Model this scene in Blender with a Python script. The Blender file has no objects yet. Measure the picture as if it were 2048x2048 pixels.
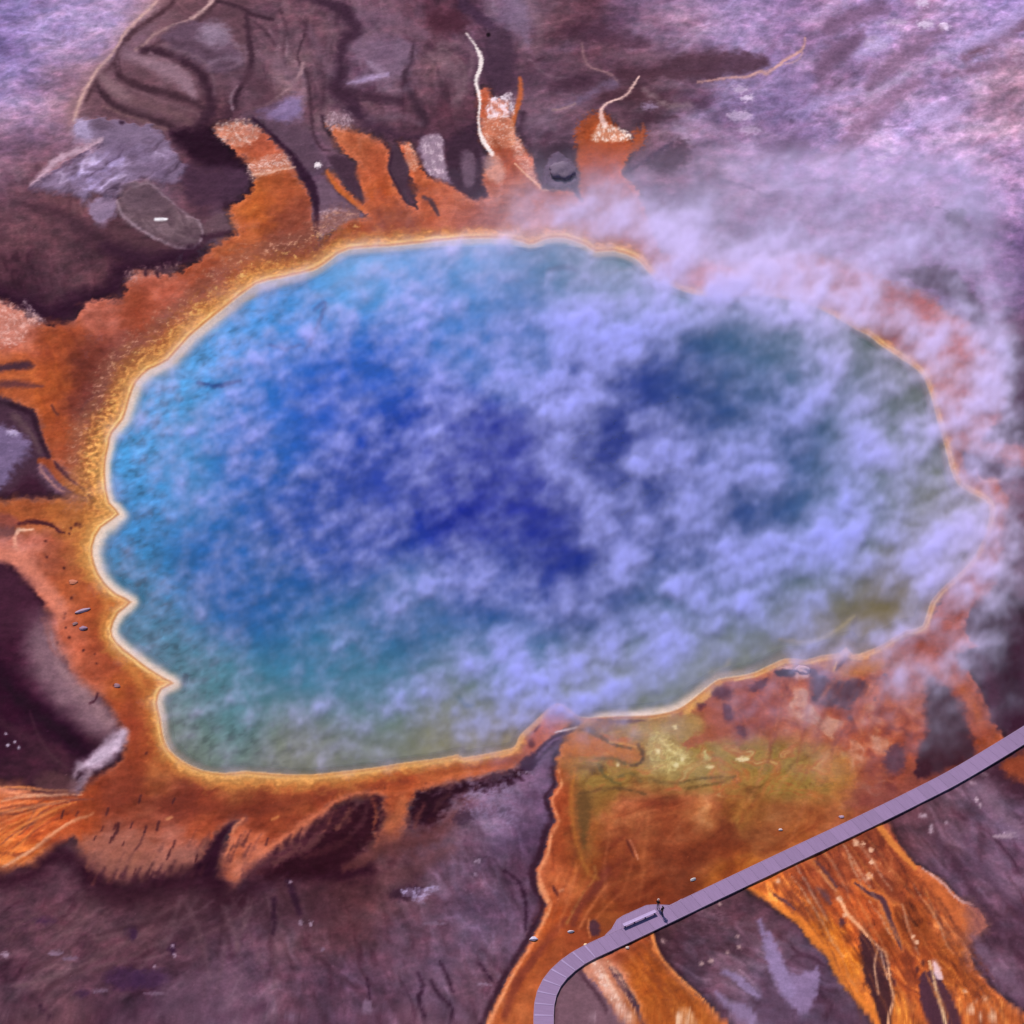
import bpy, bmesh, math, random
import numpy as np
from mathutils import Vector, Matrix

random.seed(7)
C = bpy.context.scene.collection
scene = bpy.context.scene

# ---------------------------------------------------------------- survey
PITCH, DIST, FOC = math.radians(42.0), 500.0, 7000.0     # telephoto view from a plane
CP, SP = math.cos(PITCH), math.sin(PITCH)
CAM = (0.0, -DIST * CP, DIST * SP)


def to_ground(u, v, z=0.0):
    """Where the sight line through photo point (u, v) meets the level z."""
    a, b = (np.asarray(u, float) - 1024.0), (1024.0 - np.asarray(v, float))
    ry, rz = CP * FOC + SP * b, -SP * FOC + CP * b
    t = (z - CAM[2]) / rz
    return a * t, CAM[1] + ry * t


def to_photo(x, y, z=0.0):
    dy, dz = y - CAM[1], z - CAM[2]
    depth = dy * CP - dz * SP
    return 1024.0 + FOC * x / depth, 1024.0 - FOC * (dy * SP + dz * CP) / depth



# ---------------------------------------------------------------- camera, sky, sun, exposure
cam_d = bpy.data.cameras.new("camera"); cam = bpy.data.objects.new("camera", cam_d); C.objects.link(cam)
cam.location = CAM
cam.rotation_euler = (math.radians(90.0) - PITCH, 0, 0)
cam_d.sensor_width = 36.0; cam_d.lens = 36.0 * FOC / 2048.0
cam_d.clip_start = 1.0; cam_d.clip_end = 20000.0
scene.camera = cam

SUN_EL, SUN_AZ = math.radians(50.0), math.radians(-24.0)      # azimuth from +Y, negative towards -X
world = bpy.data.worlds.new("World"); scene.world = world
world.use_nodes = True
wn = world.node_tree.nodes; wl = world.node_tree.links
sky = wn.new("ShaderNodeTexSky"); sky.sky_type = 'NISHITA'; sky.sun_disc = False
sky.sun_elevation = SUN_EL; sky.sun_rotation = SUN_AZ; sky.altitude = 2200.0
wl.new(sky.outputs[0], wn["Background"].inputs[0])
wn["Background"].inputs[1].default_value = 0.15
sun_d = bpy.data.lights.new("sun", 'SUN'); sun = bpy.data.objects.new("sun", sun_d); C.objects.link(sun)
sun_d.energy = 5.0; sun_d.angle = math.radians(0.5); sun_d.color = (1.0, 0.95, 0.88)
sun_dir = Vector((math.sin(SUN_AZ) * math.cos(SUN_EL), math.cos(SUN_AZ) * math.cos(SUN_EL), math.sin(SUN_EL)))
sun.rotation_euler = sun_dir.to_track_quat('Z', 'Y').to_euler()
vs = scene.view_settings
scene.display_settings.display_device = 'sRGB'
vs.view_transform = 'Standard'; vs.look = 'None'; vs.exposure = 0.3; vs.gamma = 1.0; vs.use_curve_mapping = False
scene.cycles.volume_bounces = 5
scene.cycles.max_bounces = 10
scene.cycles.transparent_max_bounces = 16
scene.cycles.volume_step_rate = 1.0
# light that reaches level ground here, per channel, as measured with a grey card
LIGHT = np.array([1.71, 1.76, 1.91])


def lin(c):
    c = np.asarray(c, float) / 255.0
    return np.where(c <= 0.04045, c / 12.92, ((c + 0.055) / 1.055) ** 2.4)


def albedo(c):
    """Base colour of a surface that shows as the colour c in the sun."""
    return np.clip(lin(c) / LIGHT, 0.002, 0.95)


# ---------------------------------------------------------------- noise
def _hash(ix, iy, seed):
    h = (ix.astype(np.int64) * 374761393 + iy.astype(np.int64) * 668265263 + seed * 974634777) & 0x7FFFFFFF
    h = ((h ^ (h >> 13)) * 1274126177) & 0x7FFFFFFF
    return ((h ^ (h >> 16)) & 0xFFFF).astype(np.float32) * np.float32(2 * math.pi / 65536)


def perlin(x, y, seed=0):
    """Gradient noise, about -1 to 1."""
    x = np.asarray(x, np.float32); y = np.asarray(y, np.float32)
    x0 = np.floor(x); y0 = np.floor(y)
    fx, fy = x - x0, y - y0
    ux, uy = fx * fx * fx * (fx * (fx * 6 - 15) + 10), fy * fy * fy * (fy * (fy * 6 - 15) + 10)
    ix, iy = x0.astype(np.int32), y0.astype(np.int32)

    def g(i, j):
        a = _hash(ix + i, iy + j, seed)
        return np.cos(a) * (fx - i) + np.sin(a) * (fy - j)
    a, b, c, d = g(0, 0), g(1, 0), g(0, 1), g(1, 1)
    top = a + ux * (b - a)
    return (top + uy * ((c + ux * (d - c)) - top)) * np.float32(1.5)


def fbm(x, y, s, octaves=4, seed=0, gain=0.5):
    out, amp, k = 0.0, 1.0, 1.0 / s
    for o in range(octaves):
        out = out + amp * perlin(x * k + 17.3 * o, y * k - 9.1 * o, seed + o)
        amp *= gain; k *= 2.03
    return out


def sstep(a, b, x):
    t = np.clip((x - a) / (b - a), 0.0, 1.0)
    return t * t * (3.0 - 2.0 * t)


# ---------------------------------------------------------------- drawing on the ground
def smooth_pts(P, closed, n=4):
    P = np.asarray(P, float)
    if len(P) < 3:
        return P
    out = []
    m = len(P)
    for i in range(m if closed else m - 1):
        if closed:
            p0, p1, p2, p3 = P[i - 1], P[i], P[(i + 1) % m], P[(i + 2) % m]
        else:
            p0, p1, p2, p3 = P[max(i - 1, 0)], P[i], P[i + 1], P[min(i + 2, m - 1)]
        for k in range(n):
            t = k / n
            out.append(0.5 * ((2 * p1) + (-p0 + p2) * t + (2 * p0 - 5 * p1 + 4 * p2 - p3) * t * t + (-p0 + 3 * p1 - 3 * p2 + p3) * t ** 3))
    if not closed:
        out.append(P[-1])
    return np.array(out)


def line_dist(u, v, P, W=None, closed=False):
    best = np.full(u.shape, 1e9, np.float32)
    m = len(P)
    for i in range(m if closed else m - 1):
        a, b = P[i], P[(i + 1) % m]
        dx, dy = b[0] - a[0], b[1] - a[1]
        L = dx * dx + dy * dy + 1e-9
        t = np.clip(((u - a[0]) * dx + (v - a[1]) * dy) / L, 0, 1)
        d = np.hypot(u - a[0] - t * dx, v - a[1] - t * dy)
        if W is not None:
            d = d - (W[i] + (W[(i + 1) % m] - W[i]) * t)
        np.minimum(best, d, out=best)
    return best


def poly_dist(u, v, P):
    """Signed distance, negative inside."""
    d = line_dist(u, v, P, None, True)
    ins = np.zeros(u.shape, bool)
    m = len(P)
    for i in range(m):
        (x0, y0), (x1, y1) = P[i], P[(i + 1) % m]
        if y0 == y1:
            continue
        c = ((y0 > v) != (y1 > v)) & (u < (x1 - x0) * (v - y0) / (y1 - y0) + x0)
        ins ^= c
    return np.where(ins, -d, d)


def rbf(u, v, pts, s):
    num = np.zeros(u.shape + (3,), np.float32)
    den = np.full(u.shape, 1e-20, np.float32)
    k = np.float32(-0.5 / (s * s))
    uu, vv = u.astype(np.float32), v.astype(np.float32)
    for p in pts:
        d2 = (uu - p[0]) ** 2 + (vv - p[1]) ** 2
        w = np.exp(np.maximum(k * d2, -30)) + 1e-6 / (1 + d2 * 1e-4)
        den += w
        for c in range(3):
            num[..., c] += w * p[2 + c]
    return num / den[..., None]


class Canvas:
    """Colours of the ground at the points (u, v); gx, gy are the same points in true ground proportions."""

    def __init__(self, u, v, gx, gy):
        self.u, self.v, self.gx, self.gy = (np.asarray(a, np.float32).ravel() for a in (u, v, gx, gy))
        self.col = np.zeros((self.u.size, 3), np.float32)
        self.h = np.zeros(self.u.size, np.float32)       # relief in metres
        self.wet = np.zeros(self.u.size, np.float32)
        self.near = np.nonzero((self.u > -160) & (self.u < 2210) & (self.v > -160) & (self.v < 2210))[0]
        self.nu, self.nv = self.u[self.near], self.v[self.near]

    def sel(self, P, m):
        lo, hi = P.min(0) - m, P.max(0) + m
        k = (self.nu > lo[0]) & (self.nu < hi[0]) & (self.nv > lo[1]) & (self.nv < hi[1])
        return self.near[k]

    def _lay(self, i, sd, c, soft, rough, rs, op, key, mul, h, wet, seed, rim=None):
        gx, gy = self.gx[i], self.gy[i]
        if rough:
            sd = sd + rough * fbm(gx, gy, rs, 3, seed) + .22 * rough * perlin(gx / 6.5, gy / 6.5, seed + 7)
        so = soft * np.exp((1.25 if rim is not None else .75) * perlin(gx / 48, gy / 48, seed + 13)) + .3
        a = 1.0 - sstep(-1.0, 1.0, sd / so)
        if rim is not None:                            # (brighten, width) inside the edge, (darken, width) outside it
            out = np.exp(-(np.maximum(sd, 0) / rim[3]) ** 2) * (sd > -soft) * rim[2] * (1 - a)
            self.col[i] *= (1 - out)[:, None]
        if key is not None:
            size, lo, hi = key[:3]
            if len(key) > 3:                           # streaked speckle: angle, stretch
                ca, sa = math.cos(math.radians(key[3])), math.sin(math.radians(key[3]))
                n = fbm((self.u[i] * ca + self.v[i] * sa) / (1 + .4 * (key[4] - 1)), -self.u[i] * sa + self.v[i] * ca, size * 1.1, 3, seed + 50, .7)
            else:
                n = fbm(gx, gy, size * 1.1, 3, seed + 50, .7)
            n = n + .6 * perlin(gx / (size * 3.5), gy / (size * 3.5), seed + 55)
            k = sstep(lo - .2, hi + .75, n)
            a = a * (.34 + .66 * k if np.mean(c) > 165 and not isinstance(c, np.ndarray) else k)
        a = (a * op)[:, None]
        cc = c[i] if isinstance(c, np.ndarray) and c.ndim == 2 else np.asarray(c, np.float32)
        if mul:
            self.col[i] *= 1 + a * (cc - 1)
        else:
            if rim is not None:
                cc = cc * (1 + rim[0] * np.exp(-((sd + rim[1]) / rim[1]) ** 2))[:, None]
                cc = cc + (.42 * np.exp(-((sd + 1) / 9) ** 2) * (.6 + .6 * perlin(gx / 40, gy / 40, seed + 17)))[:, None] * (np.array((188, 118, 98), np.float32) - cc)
            self.col[i] += a * (cc - self.col[i])
        if h:
            self.h[i] += h * a[:, 0]
        if wet:
            self.wet[i] = np.maximum(self.wet[i], wet * a[:, 0])

    def poly(self, P, c, soft=4, rough=5, rs=22, op=1.0, key=None, mul=False, h=0, wet=0, seed=3, sm=True, rim=None):
        P = smooth_pts(P, True, 3) if sm else np.asarray(P, float)
        i = self.sel(P, soft * 2.5 + rough * 2 + 2 + (rim[3] * 2 if rim else 0))
        if i.size:
            self._lay(i, poly_dist(self.u[i], self.v[i], P), c, soft, rough, rs, op, key, mul, h, wet, seed, rim)

    def line(self, P, w, c, soft=3, rough=1.5, rs=14, op=1.0, key=None, mul=False, h=0, wet=0, seed=5, closed=False):
        P0 = np.asarray(P, float)
        W = np.full(len(P0), float(w)) if np.isscalar(w) else np.interp(np.linspace(0, 1, len(P0)), np.linspace(0, 1, len(w)), w)
        Q = smooth_pts(np.column_stack([P0, W]), closed, 4)
        i = self.sel(Q[:, :2], max(Q[:, 2].max(), 0) + soft * 2.5 + rough * 2 + 2)
        if i.size:
            self._lay(i, line_dist(self.u[i], self.v[i], Q[:, :2], Q[:, 2] * 0.5, closed), c, soft, rough, rs, op, key, mul, h, wet, seed)

    def swirl(self, P, pal, s, ang=0, stretch=1.0, op=.4, soft=30, warp=1.0, seed=400, sharp=1.0):
        """Marbling of a few colours, drawn out along one direction."""
        P = np.asarray(P, float)
        i = self.sel(P, soft)
        if not i.size:
            return
        a = 1 - sstep(-soft, soft, poly_dist(self.u[i], self.v[i], P))
        ca, sa = math.cos(math.radians(ang)), math.sin(math.radians(ang))
        x, y = (self.u[i] * ca + self.v[i] * sa) / stretch, -self.u[i] * sa + self.v[i] * ca
        wx, wy = fbm(x, y, s * 1.6, 3, seed + 1), fbm(x, y, s * 1.6, 3, seed + 2)
        n = fbm(x + warp * s * wx, y + warp * s * wy, s * 1.15, 3 if seed < 420 else 4, seed, .5)
        t = np.clip(.5 + .42 * sharp * n, 0, 1) * (len(pal) - 1)
        k = np.minimum(t.astype(int), len(pal) - 2); f = (t - k)[:, None]
        pal = np.asarray(pal, np.float32)
        c = pal[k] * (1 - f) + pal[k + 1] * f
        w = (a * op)[:, None]
        if seed >= 420:                                # on the mats: vary the mat that is there, leave everything else
            w = w * 1.25 * sstep(35, 75, self.col[i, 0] - self.col[i, 2])[:, None]
            if seed in (433, 432):
                self.col[i] += w * .55 * (c - self.col[i])
        else:
            w = w * 1.3
        self.col[i] *= np.exp(w * np.log(c / pal.mean(0)))

    def blob(self, u, v, r, c, **k):
        r2 = r if np.isscalar(r) else r[1]
        r1 = r if np.isscalar(r) else r[0]
        a = np.linspace(0, 2 * math.pi, 11)[:-1]
        self.poly(np.column_stack([u + r1 * np.cos(a), v + r2 * np.sin(a)]), c, **k)


# ---------------------------------------------------------------- what was surveyed (points measured in the photograph)
POOL = [(512, 569), (448, 617), (379, 674), (337, 721), (299, 740), (273, 766), (260, 798), (248, 838), (225, 867), (219, 890), (212, 925),
        (212, 962), (220, 1005), (240, 1029), (203, 1056), (186, 1093), (191, 1130), (209, 1164), (234, 1187), (264, 1204), (237, 1228), (224, 1260),
        (233, 1283), (262, 1308), (297, 1335), (329, 1355), (349, 1367), (324, 1380), (315, 1405), (322, 1437), (326, 1469), (338, 1499), (364, 1522),
        (404, 1541), (450, 1547), (490, 1543), (565, 1549), (618, 1550), (671, 1545), (750, 1536), (803, 1527), (883, 1517), (916, 1510), (928, 1516), (1000, 1503),
        (1030, 1494), (1040, 1472), (1072, 1442), (1103, 1412), (1126, 1410), (1158, 1434), (1194, 1434), (1236, 1432), (1289, 1431), (1323, 1427), (1355, 1418),
        (1379, 1403), (1408, 1380), (1437, 1359), (1475, 1353), (1514, 1344), (1570, 1318), (1610, 1321), (1642, 1312), (1680, 1307), (1692, 1296), (1706, 1311),
        (1737, 1303), (1775, 1284), (1810, 1262), (1846, 1253), (1862, 1205), (1895, 1168), (1938, 1130), (1968, 1077), (1982, 1022), (1969, 999), (1942, 985), (1916, 967),
        (1902, 936), (1892, 896), (1876, 843), (1865, 798), (1855, 770), (1844, 748), (1820, 728), (1788, 707), (1757, 686), (1738, 670), (1714, 659), (1665, 630),
        (1615, 607), (1562, 596), (1510, 590), (1453, 594), (1395, 590), (1342, 572), (1313, 560), (1290, 535), (1270, 516), (1228, 502), (1191, 504), (1172, 491), (1130, 476),
        (1095, 477), (1077, 484), (1058, 489), (1024, 478), (936, 477), (856, 485), (777, 493), (697, 499), (664, 517), (629, 540), (565, 556)]

BASE = [(0, 0, 118, 98, 150), (60, 30, 150, 130, 182), (150, 20, 165, 140, 190), (250, 15, 188, 162, 205), (330, 20, 150, 108, 118), (400, 60, 112, 76, 86), (470, 30, 92, 62, 78),
        (560, 40, 100, 70, 88), (650, 60, 98, 68, 85), (760, 40, 108, 78, 100), (860, 40, 85, 50, 68), (930, 30, 75, 45, 65), (1010, 30, 135, 110, 140), (1060, 60, 115, 85, 100),
        (1130, 30, 90, 58, 75), (1200, 60, 82, 52, 72), (1280, 40, 130, 100, 135), (1380, 20, 165, 140, 186), (1480, 30, 158, 133, 180), (1560, 40, 145, 115, 160), (1650, 60, 148, 118, 158),
        (1750, 40, 165, 140, 195), (1850, 40, 162, 128, 168), (1950, 50, 172, 147, 202), (2040, 20, 168, 143, 203), (20, 90, 122, 102, 158), (100, 70, 160, 140, 190),
        (180, 80, 158, 132, 172), (30, 170, 148, 128, 180), (120, 150, 148, 113, 138), (60, 250, 152, 122, 158), (150, 230, 145, 106, 122), (10, 330, 112, 82, 108), (70, 330, 108, 70, 84),
        (40, 420, 98, 63, 76), (120, 430, 93, 58, 70), (0, 520, 78, 46, 60), (120, 540, 85, 55, 68), (200, 520, 72, 43, 56), (60, 600, 63, 33, 50), (240, 200, 93, 60, 73),
        (300, 180, 110, 78, 92), (350, 140, 120, 88, 105), (420, 100, 110, 82, 102), (330, 230, 95, 62, 75), (280, 260, 122, 92, 116), (390, 250, 85, 52, 66), (550, 120, 110, 80, 95),
        (600, 200, 104, 74, 90), (560, 300, 98, 72, 94), (760, 130, 118, 90, 115), (860, 130, 115, 85, 100), (760, 220, 93, 62, 78), (850, 240, 78, 48, 66), (900, 200, 76, 46, 63),
        (980, 120, 88, 58, 80), (1030, 120, 75, 48, 68), (1100, 200, 95, 68, 90), (1060, 260, 105, 78, 98), (1100, 150, 100, 70, 90), (1200, 150, 85, 55, 72), (1150, 200, 100, 72, 92),
        (1300, 100, 105, 75, 95), (1350, 60, 140, 112, 145), (1300, 220, 92, 65, 80), (1400, 200, 110, 85, 110), (1480, 190, 140, 118, 162), (1560, 180, 140, 118, 167), (1650, 150, 148, 118, 158),
        (1400, 270, 133, 106, 144), (1550, 280, 110, 84, 122), (1500, 250, 150, 128, 177), (1620, 260, 162, 137, 185), (1750, 200, 168, 138, 180), (1850, 170, 152, 122, 164), (1950, 120, 162, 137, 180),
        (2040, 150, 160, 125, 152), (1850, 250, 188, 163, 215), (1980, 250, 176, 142, 174), (2040, 200, 172, 137, 164), (1900, 330, 165, 135, 180), (2040, 330, 168, 138, 188), (1750, 350, 165, 135, 180),
        (1620, 340, 160, 130, 175), (1500, 340, 155, 125, 162), (1420, 340, 128, 98, 124), (1350, 380, 115, 88, 115), (1400, 430, 110, 82, 112), (1550, 420, 118, 90, 128), (1700, 430, 130, 102, 142),
        (1900, 480, 125, 98, 142), (2030, 560, 125, 98, 145), (2040, 700, 95, 66, 96), (2030, 900, 90, 55, 80), (2030, 1050, 105, 66, 86), (2030, 1250, 62, 32, 52),
        (40, 1300, 52, 18, 40), (20, 1450, 42, 10, 33), (60, 1530, 56, 27, 43), (20, 1800, 92, 58, 72), (80, 1850, 84, 51, 66), (20, 1950, 86, 54, 70), (150, 1900, 96, 64, 78), (80, 2020, 90, 59, 72),
        (250, 1850, 90, 58, 70), (250, 1950, 73, 43, 60), (300, 2020, 86, 57, 77), (350, 1850, 73, 43, 56), (400, 1900, 86, 57, 74), (480, 1900, 96, 66, 87), (480, 2000, 98, 70, 93),
        (560, 1850, 95, 65, 82), (600, 1950, 93, 63, 84), (650, 1850, 82, 50, 63), (700, 2000, 90, 60, 82), (700, 1760, 90, 50, 57), (800, 1760, 96, 62, 73), (850, 1850, 93, 63, 84),
        (900, 1750, 103, 76, 102), (960, 1850, 104, 78, 106), (960, 1620, 130, 105, 136), (900, 1660, 97, 68, 84), (1000, 1750, 93, 67, 92), (900, 1950, 100, 74, 100), (950, 2000, 93, 64, 84),
        (1040, 1650, 98, 73, 104), (1050, 1750, 82, 56, 80), (1150, 1980, 125, 90, 105), (1200, 2030, 113, 83, 100), (1330, 1880, 82, 50, 60), (1400, 1900, 93, 64, 80), (1450, 1850, 98, 68, 84),
        (1500, 1820, 72, 43, 58), (1550, 1950, 98, 73, 94), (1600, 2000, 108, 83, 114), (1400, 1980, 98, 70, 91), (1650, 2000, 82, 56, 74), (1800, 1660, 88, 51, 62), (1870, 1650, 93, 64, 82),
        (1900, 1720, 94, 65, 86), (1960, 1750, 100, 72, 96), (2030, 1700, 104, 77, 106), (2000, 1850, 83, 54, 75), (2040, 1950, 88, 59, 82), (2000, 1600, 103, 77, 100), (2040, 1560, 68, 37, 54),
        (1960, 1950, 108, 78, 99)]

MAT = [(470, 320, 190, 95, 60), (540, 290, 182, 88, 60), (520, 400, 195, 98, 42), (585, 430, 146, 70, 50), (570, 370, 178, 86, 48), (450, 470, 198, 103, 58), (400, 540, 172, 78, 48), (320, 580, 193, 98, 74),
       (280, 620, 158, 70, 43), (200, 640, 193, 103, 80), (120, 680, 168, 76, 40), (180, 720, 115, 48, 35), (160, 800, 118, 48, 42), (110, 780, 185, 88, 38), (100, 870, 168, 76, 36), (225, 715, 138, 66, 54),
       (190, 870, 190, 105, 60), (180, 950, 205, 130, 75), (130, 900, 158, 73, 43), (30, 660, 198, 108, 84), (30, 760, 188, 93, 48), (150, 1030, 188, 108, 48), (50, 1020, 172, 88, 43),
       (60, 1110, 210, 125, 105), (110, 1120, 172, 82, 53), (160, 1100, 195, 115, 58), (150, 1180, 183, 90, 48), (110, 1220, 208, 113, 84), (200, 1240, 172, 80, 40), (130, 1280, 203, 103, 73),
       (220, 1310, 162, 72, 43), (170, 1350, 188, 93, 63), (260, 1380, 178, 88, 40), (300, 1400, 198, 113, 53), (250, 1440, 158, 63, 36), (290, 1500, 173, 78, 38), (250, 1560, 138, 56, 33),
       (350, 1590, 130, 52, 38), (250, 1600, 140, 58, 36), (430, 1600, 138, 56, 34), (580, 1610, 150, 64, 38), (330, 1550, 192, 107, 53), (470, 1572, 185, 115, 60), (500, 1615, 126, 48, 28), (420, 1640, 162, 73, 43), (300, 1640, 168, 83, 58), (250, 1690, 160, 90, 73),
       (330, 1700, 188, 108, 88), (480, 1700, 203, 108, 73), (560, 1640, 157, 66, 36), (600, 1580, 188, 103, 50), (700, 1570, 183, 98, 48), (650, 1600, 147, 60, 36), (780, 1600, 183, 83, 43),
       (780, 1660, 148, 78, 58), (900, 1540, 172, 86, 46), (1000, 1520, 162, 76, 40), (1080, 1460, 188, 98, 73), (60, 1640, 205, 100, 53), (20, 1590, 215, 125, 85), (130, 1640, 188, 83, 40),
       (40, 1720, 213, 118, 58), (160, 1610, 162, 68, 33), (720, 300, 183, 98, 63), (745, 330, 193, 93, 58), (760, 400, 183, 88, 46), (840, 390, 193, 96, 58), (900, 400, 198, 108, 78), (800, 440, 157, 78, 53),
       (950, 430, 180, 100, 84), (1000, 330, 188, 93, 63), (1000, 270, 188, 88, 53), (1020, 400, 180, 112, 95), (1100, 400, 165, 90, 70), (1100, 450, 195, 120, 90), (1200, 310, 183, 82, 38), (1200, 360, 172, 79, 46),
       (1180, 400, 160, 86, 70), (1260, 430, 180, 108, 100), (1160, 440, 182, 107, 80), (1450, 570, 215, 110, 65), (1560, 570, 190, 88, 55), (1700, 590, 180, 80, 55), (1800, 620, 178, 80, 60),
       (1900, 660, 195, 92, 60), (1780, 680, 158, 72, 55), (1880, 780, 190, 100, 65), (1960, 780, 172, 88, 80), (1930, 950, 182, 96, 62), (2000, 900, 192, 105, 85), (1990, 1010, 185, 98, 70), (1960, 1150, 180, 98, 80),
       (1150, 1480, 178, 103, 48), (1180, 1580, 148, 98, 43), (1120, 1600, 172, 73, 38), (1115, 1700, 172, 78, 42), (1140, 1660, 165, 76, 38), (1100, 1760, 208, 108, 63), (1160, 1700, 157, 73, 33), (1250, 1650, 183, 93, 63),
       (1250, 1720, 160, 72, 43), (1350, 1650, 157, 68, 43), (1350, 1730, 128, 50, 31), (1300, 1790, 138, 53, 30), (1430, 1700, 138, 58, 36), (1400, 1620, 188, 103, 68), (1500, 1600, 168, 98, 48),
       (1550, 1650, 162, 83, 53), (1650, 1620, 178, 93, 58), (1600, 1700, 183, 93, 48), (1460, 1760, 188, 93, 38), (1140, 1850, 157, 68, 33), (1090, 1850, 203, 98, 43), (1050, 1930, 198, 98, 48),
       (1020, 2000, 198, 103, 53), (1100, 1900, 168, 78, 38), (1400, 1530, 158, 128, 73), (1550, 1540, 148, 108, 43), (1640, 1550, 162, 108, 48), (1350, 1460, 188, 118, 68), (1450, 1420, 162, 78, 58),
       (1550, 1420, 172, 82, 58), (1600, 1470, 172, 92, 73), (1700, 1450, 172, 82, 58), (1750, 1500, 168, 82, 63), (1700, 1580, 162, 78, 53), (1780, 1400, 178, 88, 58), (1800, 1480, 172, 78, 48),
       (1850, 1330, 168, 82, 63), (1780, 1330, 175, 98, 80), (1900, 1280, 170, 88, 70), (1930, 1400, 162, 73, 43), (1780, 1570, 147, 72, 58), (2020, 1550, 157, 73, 43), (1300, 1950, 183, 93, 33),
       (1250, 1880, 162, 73, 38), (1380, 2020, 188, 98, 38), (1200, 1970, 210, 138, 108), (1560, 1800, 218, 118, 53), (1650, 1900, 208, 113, 38), (1730, 2020, 223, 128, 53), (1640, 1740, 172, 83, 48),
       (1720, 1720, 162, 78, 48), (1780, 1760, 148, 70, 43), (1720, 1830, 188, 88, 43), (1820, 1850, 152, 73, 33), (1850, 1760, 188, 93, 48), (1910, 1830, 198, 103, 58), (1830, 1920, 183, 88, 43),
       (1900, 1930, 178, 93, 43), (1980, 2010, 188, 98, 48), (1950, 1850, 183, 103, 73)]

WATER = [(1000, 1000, 12, 26, 148), (900, 950, 14, 32, 152), (750, 1000, 24, 52, 158), (800, 880, 24, 60, 168), (650, 1050, 28, 68, 160), (500, 900, 34, 92, 178), (350, 900, 60, 142, 202), (600, 620, 50, 135, 212), (450, 650, 100, 165, 238),
         (300, 1000, 58, 128, 192), (260, 920, 78, 160, 226), (300, 1200, 52, 122, 166), (300, 1290, 85, 120, 140), (420, 1150, 26, 92, 170), (550, 1200, 24, 88, 158), (450, 1400, 70, 126, 146), (380, 1480, 112, 118, 104), (600, 1490, 120, 120, 104), (750, 1490, 118, 120, 106),
         (900, 1460, 138, 130, 98), (1010, 1470, 140, 115, 65), (1000, 1300, 46, 108, 152), (800, 1250, 42, 95, 150), (620, 1330, 50, 116, 152), (750, 1370, 64, 120, 148), (950, 1390, 100, 120, 115), (1200, 1380, 115, 125, 115), (1350, 1330, 112, 128, 125), (1250, 1400, 120, 125, 105), (1500, 1280, 108, 118, 108),
         (1420, 1330, 140, 135, 110), (1600, 1270, 125, 115, 75), (1680, 1270, 130, 108, 50), (1750, 1230, 122, 102, 55), (1800, 1180, 115, 105, 75), (1650, 1150, 78, 108, 128), (1850, 1000, 120, 122, 108), (1930, 1060, 130, 120, 100), (1700, 1000, 75, 105, 125), (1800, 900, 95, 110, 110), (1800, 760, 98, 102, 90), (1730, 700, 100, 105, 95),
         (1700, 780, 48, 85, 110), (1600, 700, 55, 95, 130), (1620, 640, 90, 110, 120), (1400, 780, 24, 55, 125), (1480, 720, 45, 90, 125), (1250, 760, 22, 50, 140), (1230, 870, 16, 35, 130), (1300, 560, 80, 120, 140), (1100, 540, 55, 115, 160), (1180, 530, 85, 120, 130), (950, 540, 82, 155, 208),
         (800, 560, 60, 148, 215), (700, 540, 95, 166, 226), (900, 620, 34, 108, 190), (1050, 640, 35, 95, 170), (750, 720, 38, 90, 190), (1300, 1030, 20, 45, 130), (1490, 1030, 28, 58, 125), (1580, 1000, 45, 80, 135), (1400, 1100, 30, 60, 130),
         (1130, 1110, 12, 28, 138), (1200, 1200, 30, 62, 130), (1000, 1180, 25, 60, 150), (1350, 1220, 50, 88, 130), (1500, 1180, 60, 95, 130), (1550, 850, 40, 75, 130), (640, 800, 30, 82, 190), (520, 780, 36, 112, 205), (400, 780, 82, 156, 216)]


def pool_profile(u, v):
    """Widths along the shore: inner pale shelf, cream lip strength, amber band width and strength."""
    K = [(512, 569, 40, .75, 44), (379, 674, 45, .9, 56), (260, 798, 40, .95, 60), (212, 940, 26, 1, 62), (190, 1110, 52, 1, 40), (250, 1190, 30, 1, 26), (225, 1250, 30, 1, 30),
         (290, 1330, 42, 1, 30), (350, 1370, 30, 1, 20), (318, 1420, 30, .9, 30), (360, 1520, 26, .45, 30), (480, 1546, 20, .4, 40), (620, 1550, 18, .25, 34), (800, 1527, 18, .3, 26), (1000, 1503, 20, .3, 20),
         (1100, 1410, 10, 0, 10), (1230, 1432, 26, 1, 4), (1340, 1425, 34, 1, 8), (1440, 1357, 30, .7, 8), (1570, 1318, 30, .35, 16), (1690, 1305, 40, .35, 22), (1846, 1253, 30, .5, 16), (1938, 1130, 26, .5, 12), (1975, 1022, 24, .6, 12),
         (1902, 936, 24, .5, 18), (1860, 780, 24, .4, 14), (1757, 686, 18, .5, 18), (1600, 605, 14, .2, 12), (1450, 594, 14, .3, 14), (1310, 560, 20, .5, 18), (1228, 502, 24, .8, 26),
         (1100, 477, 18, .75, 30), (936, 477, 22, .75, 24), (777, 493, 24, .7, 34), (664, 517, 26, .7, 34)]
    return rbf(u, v, K, 55)


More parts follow.
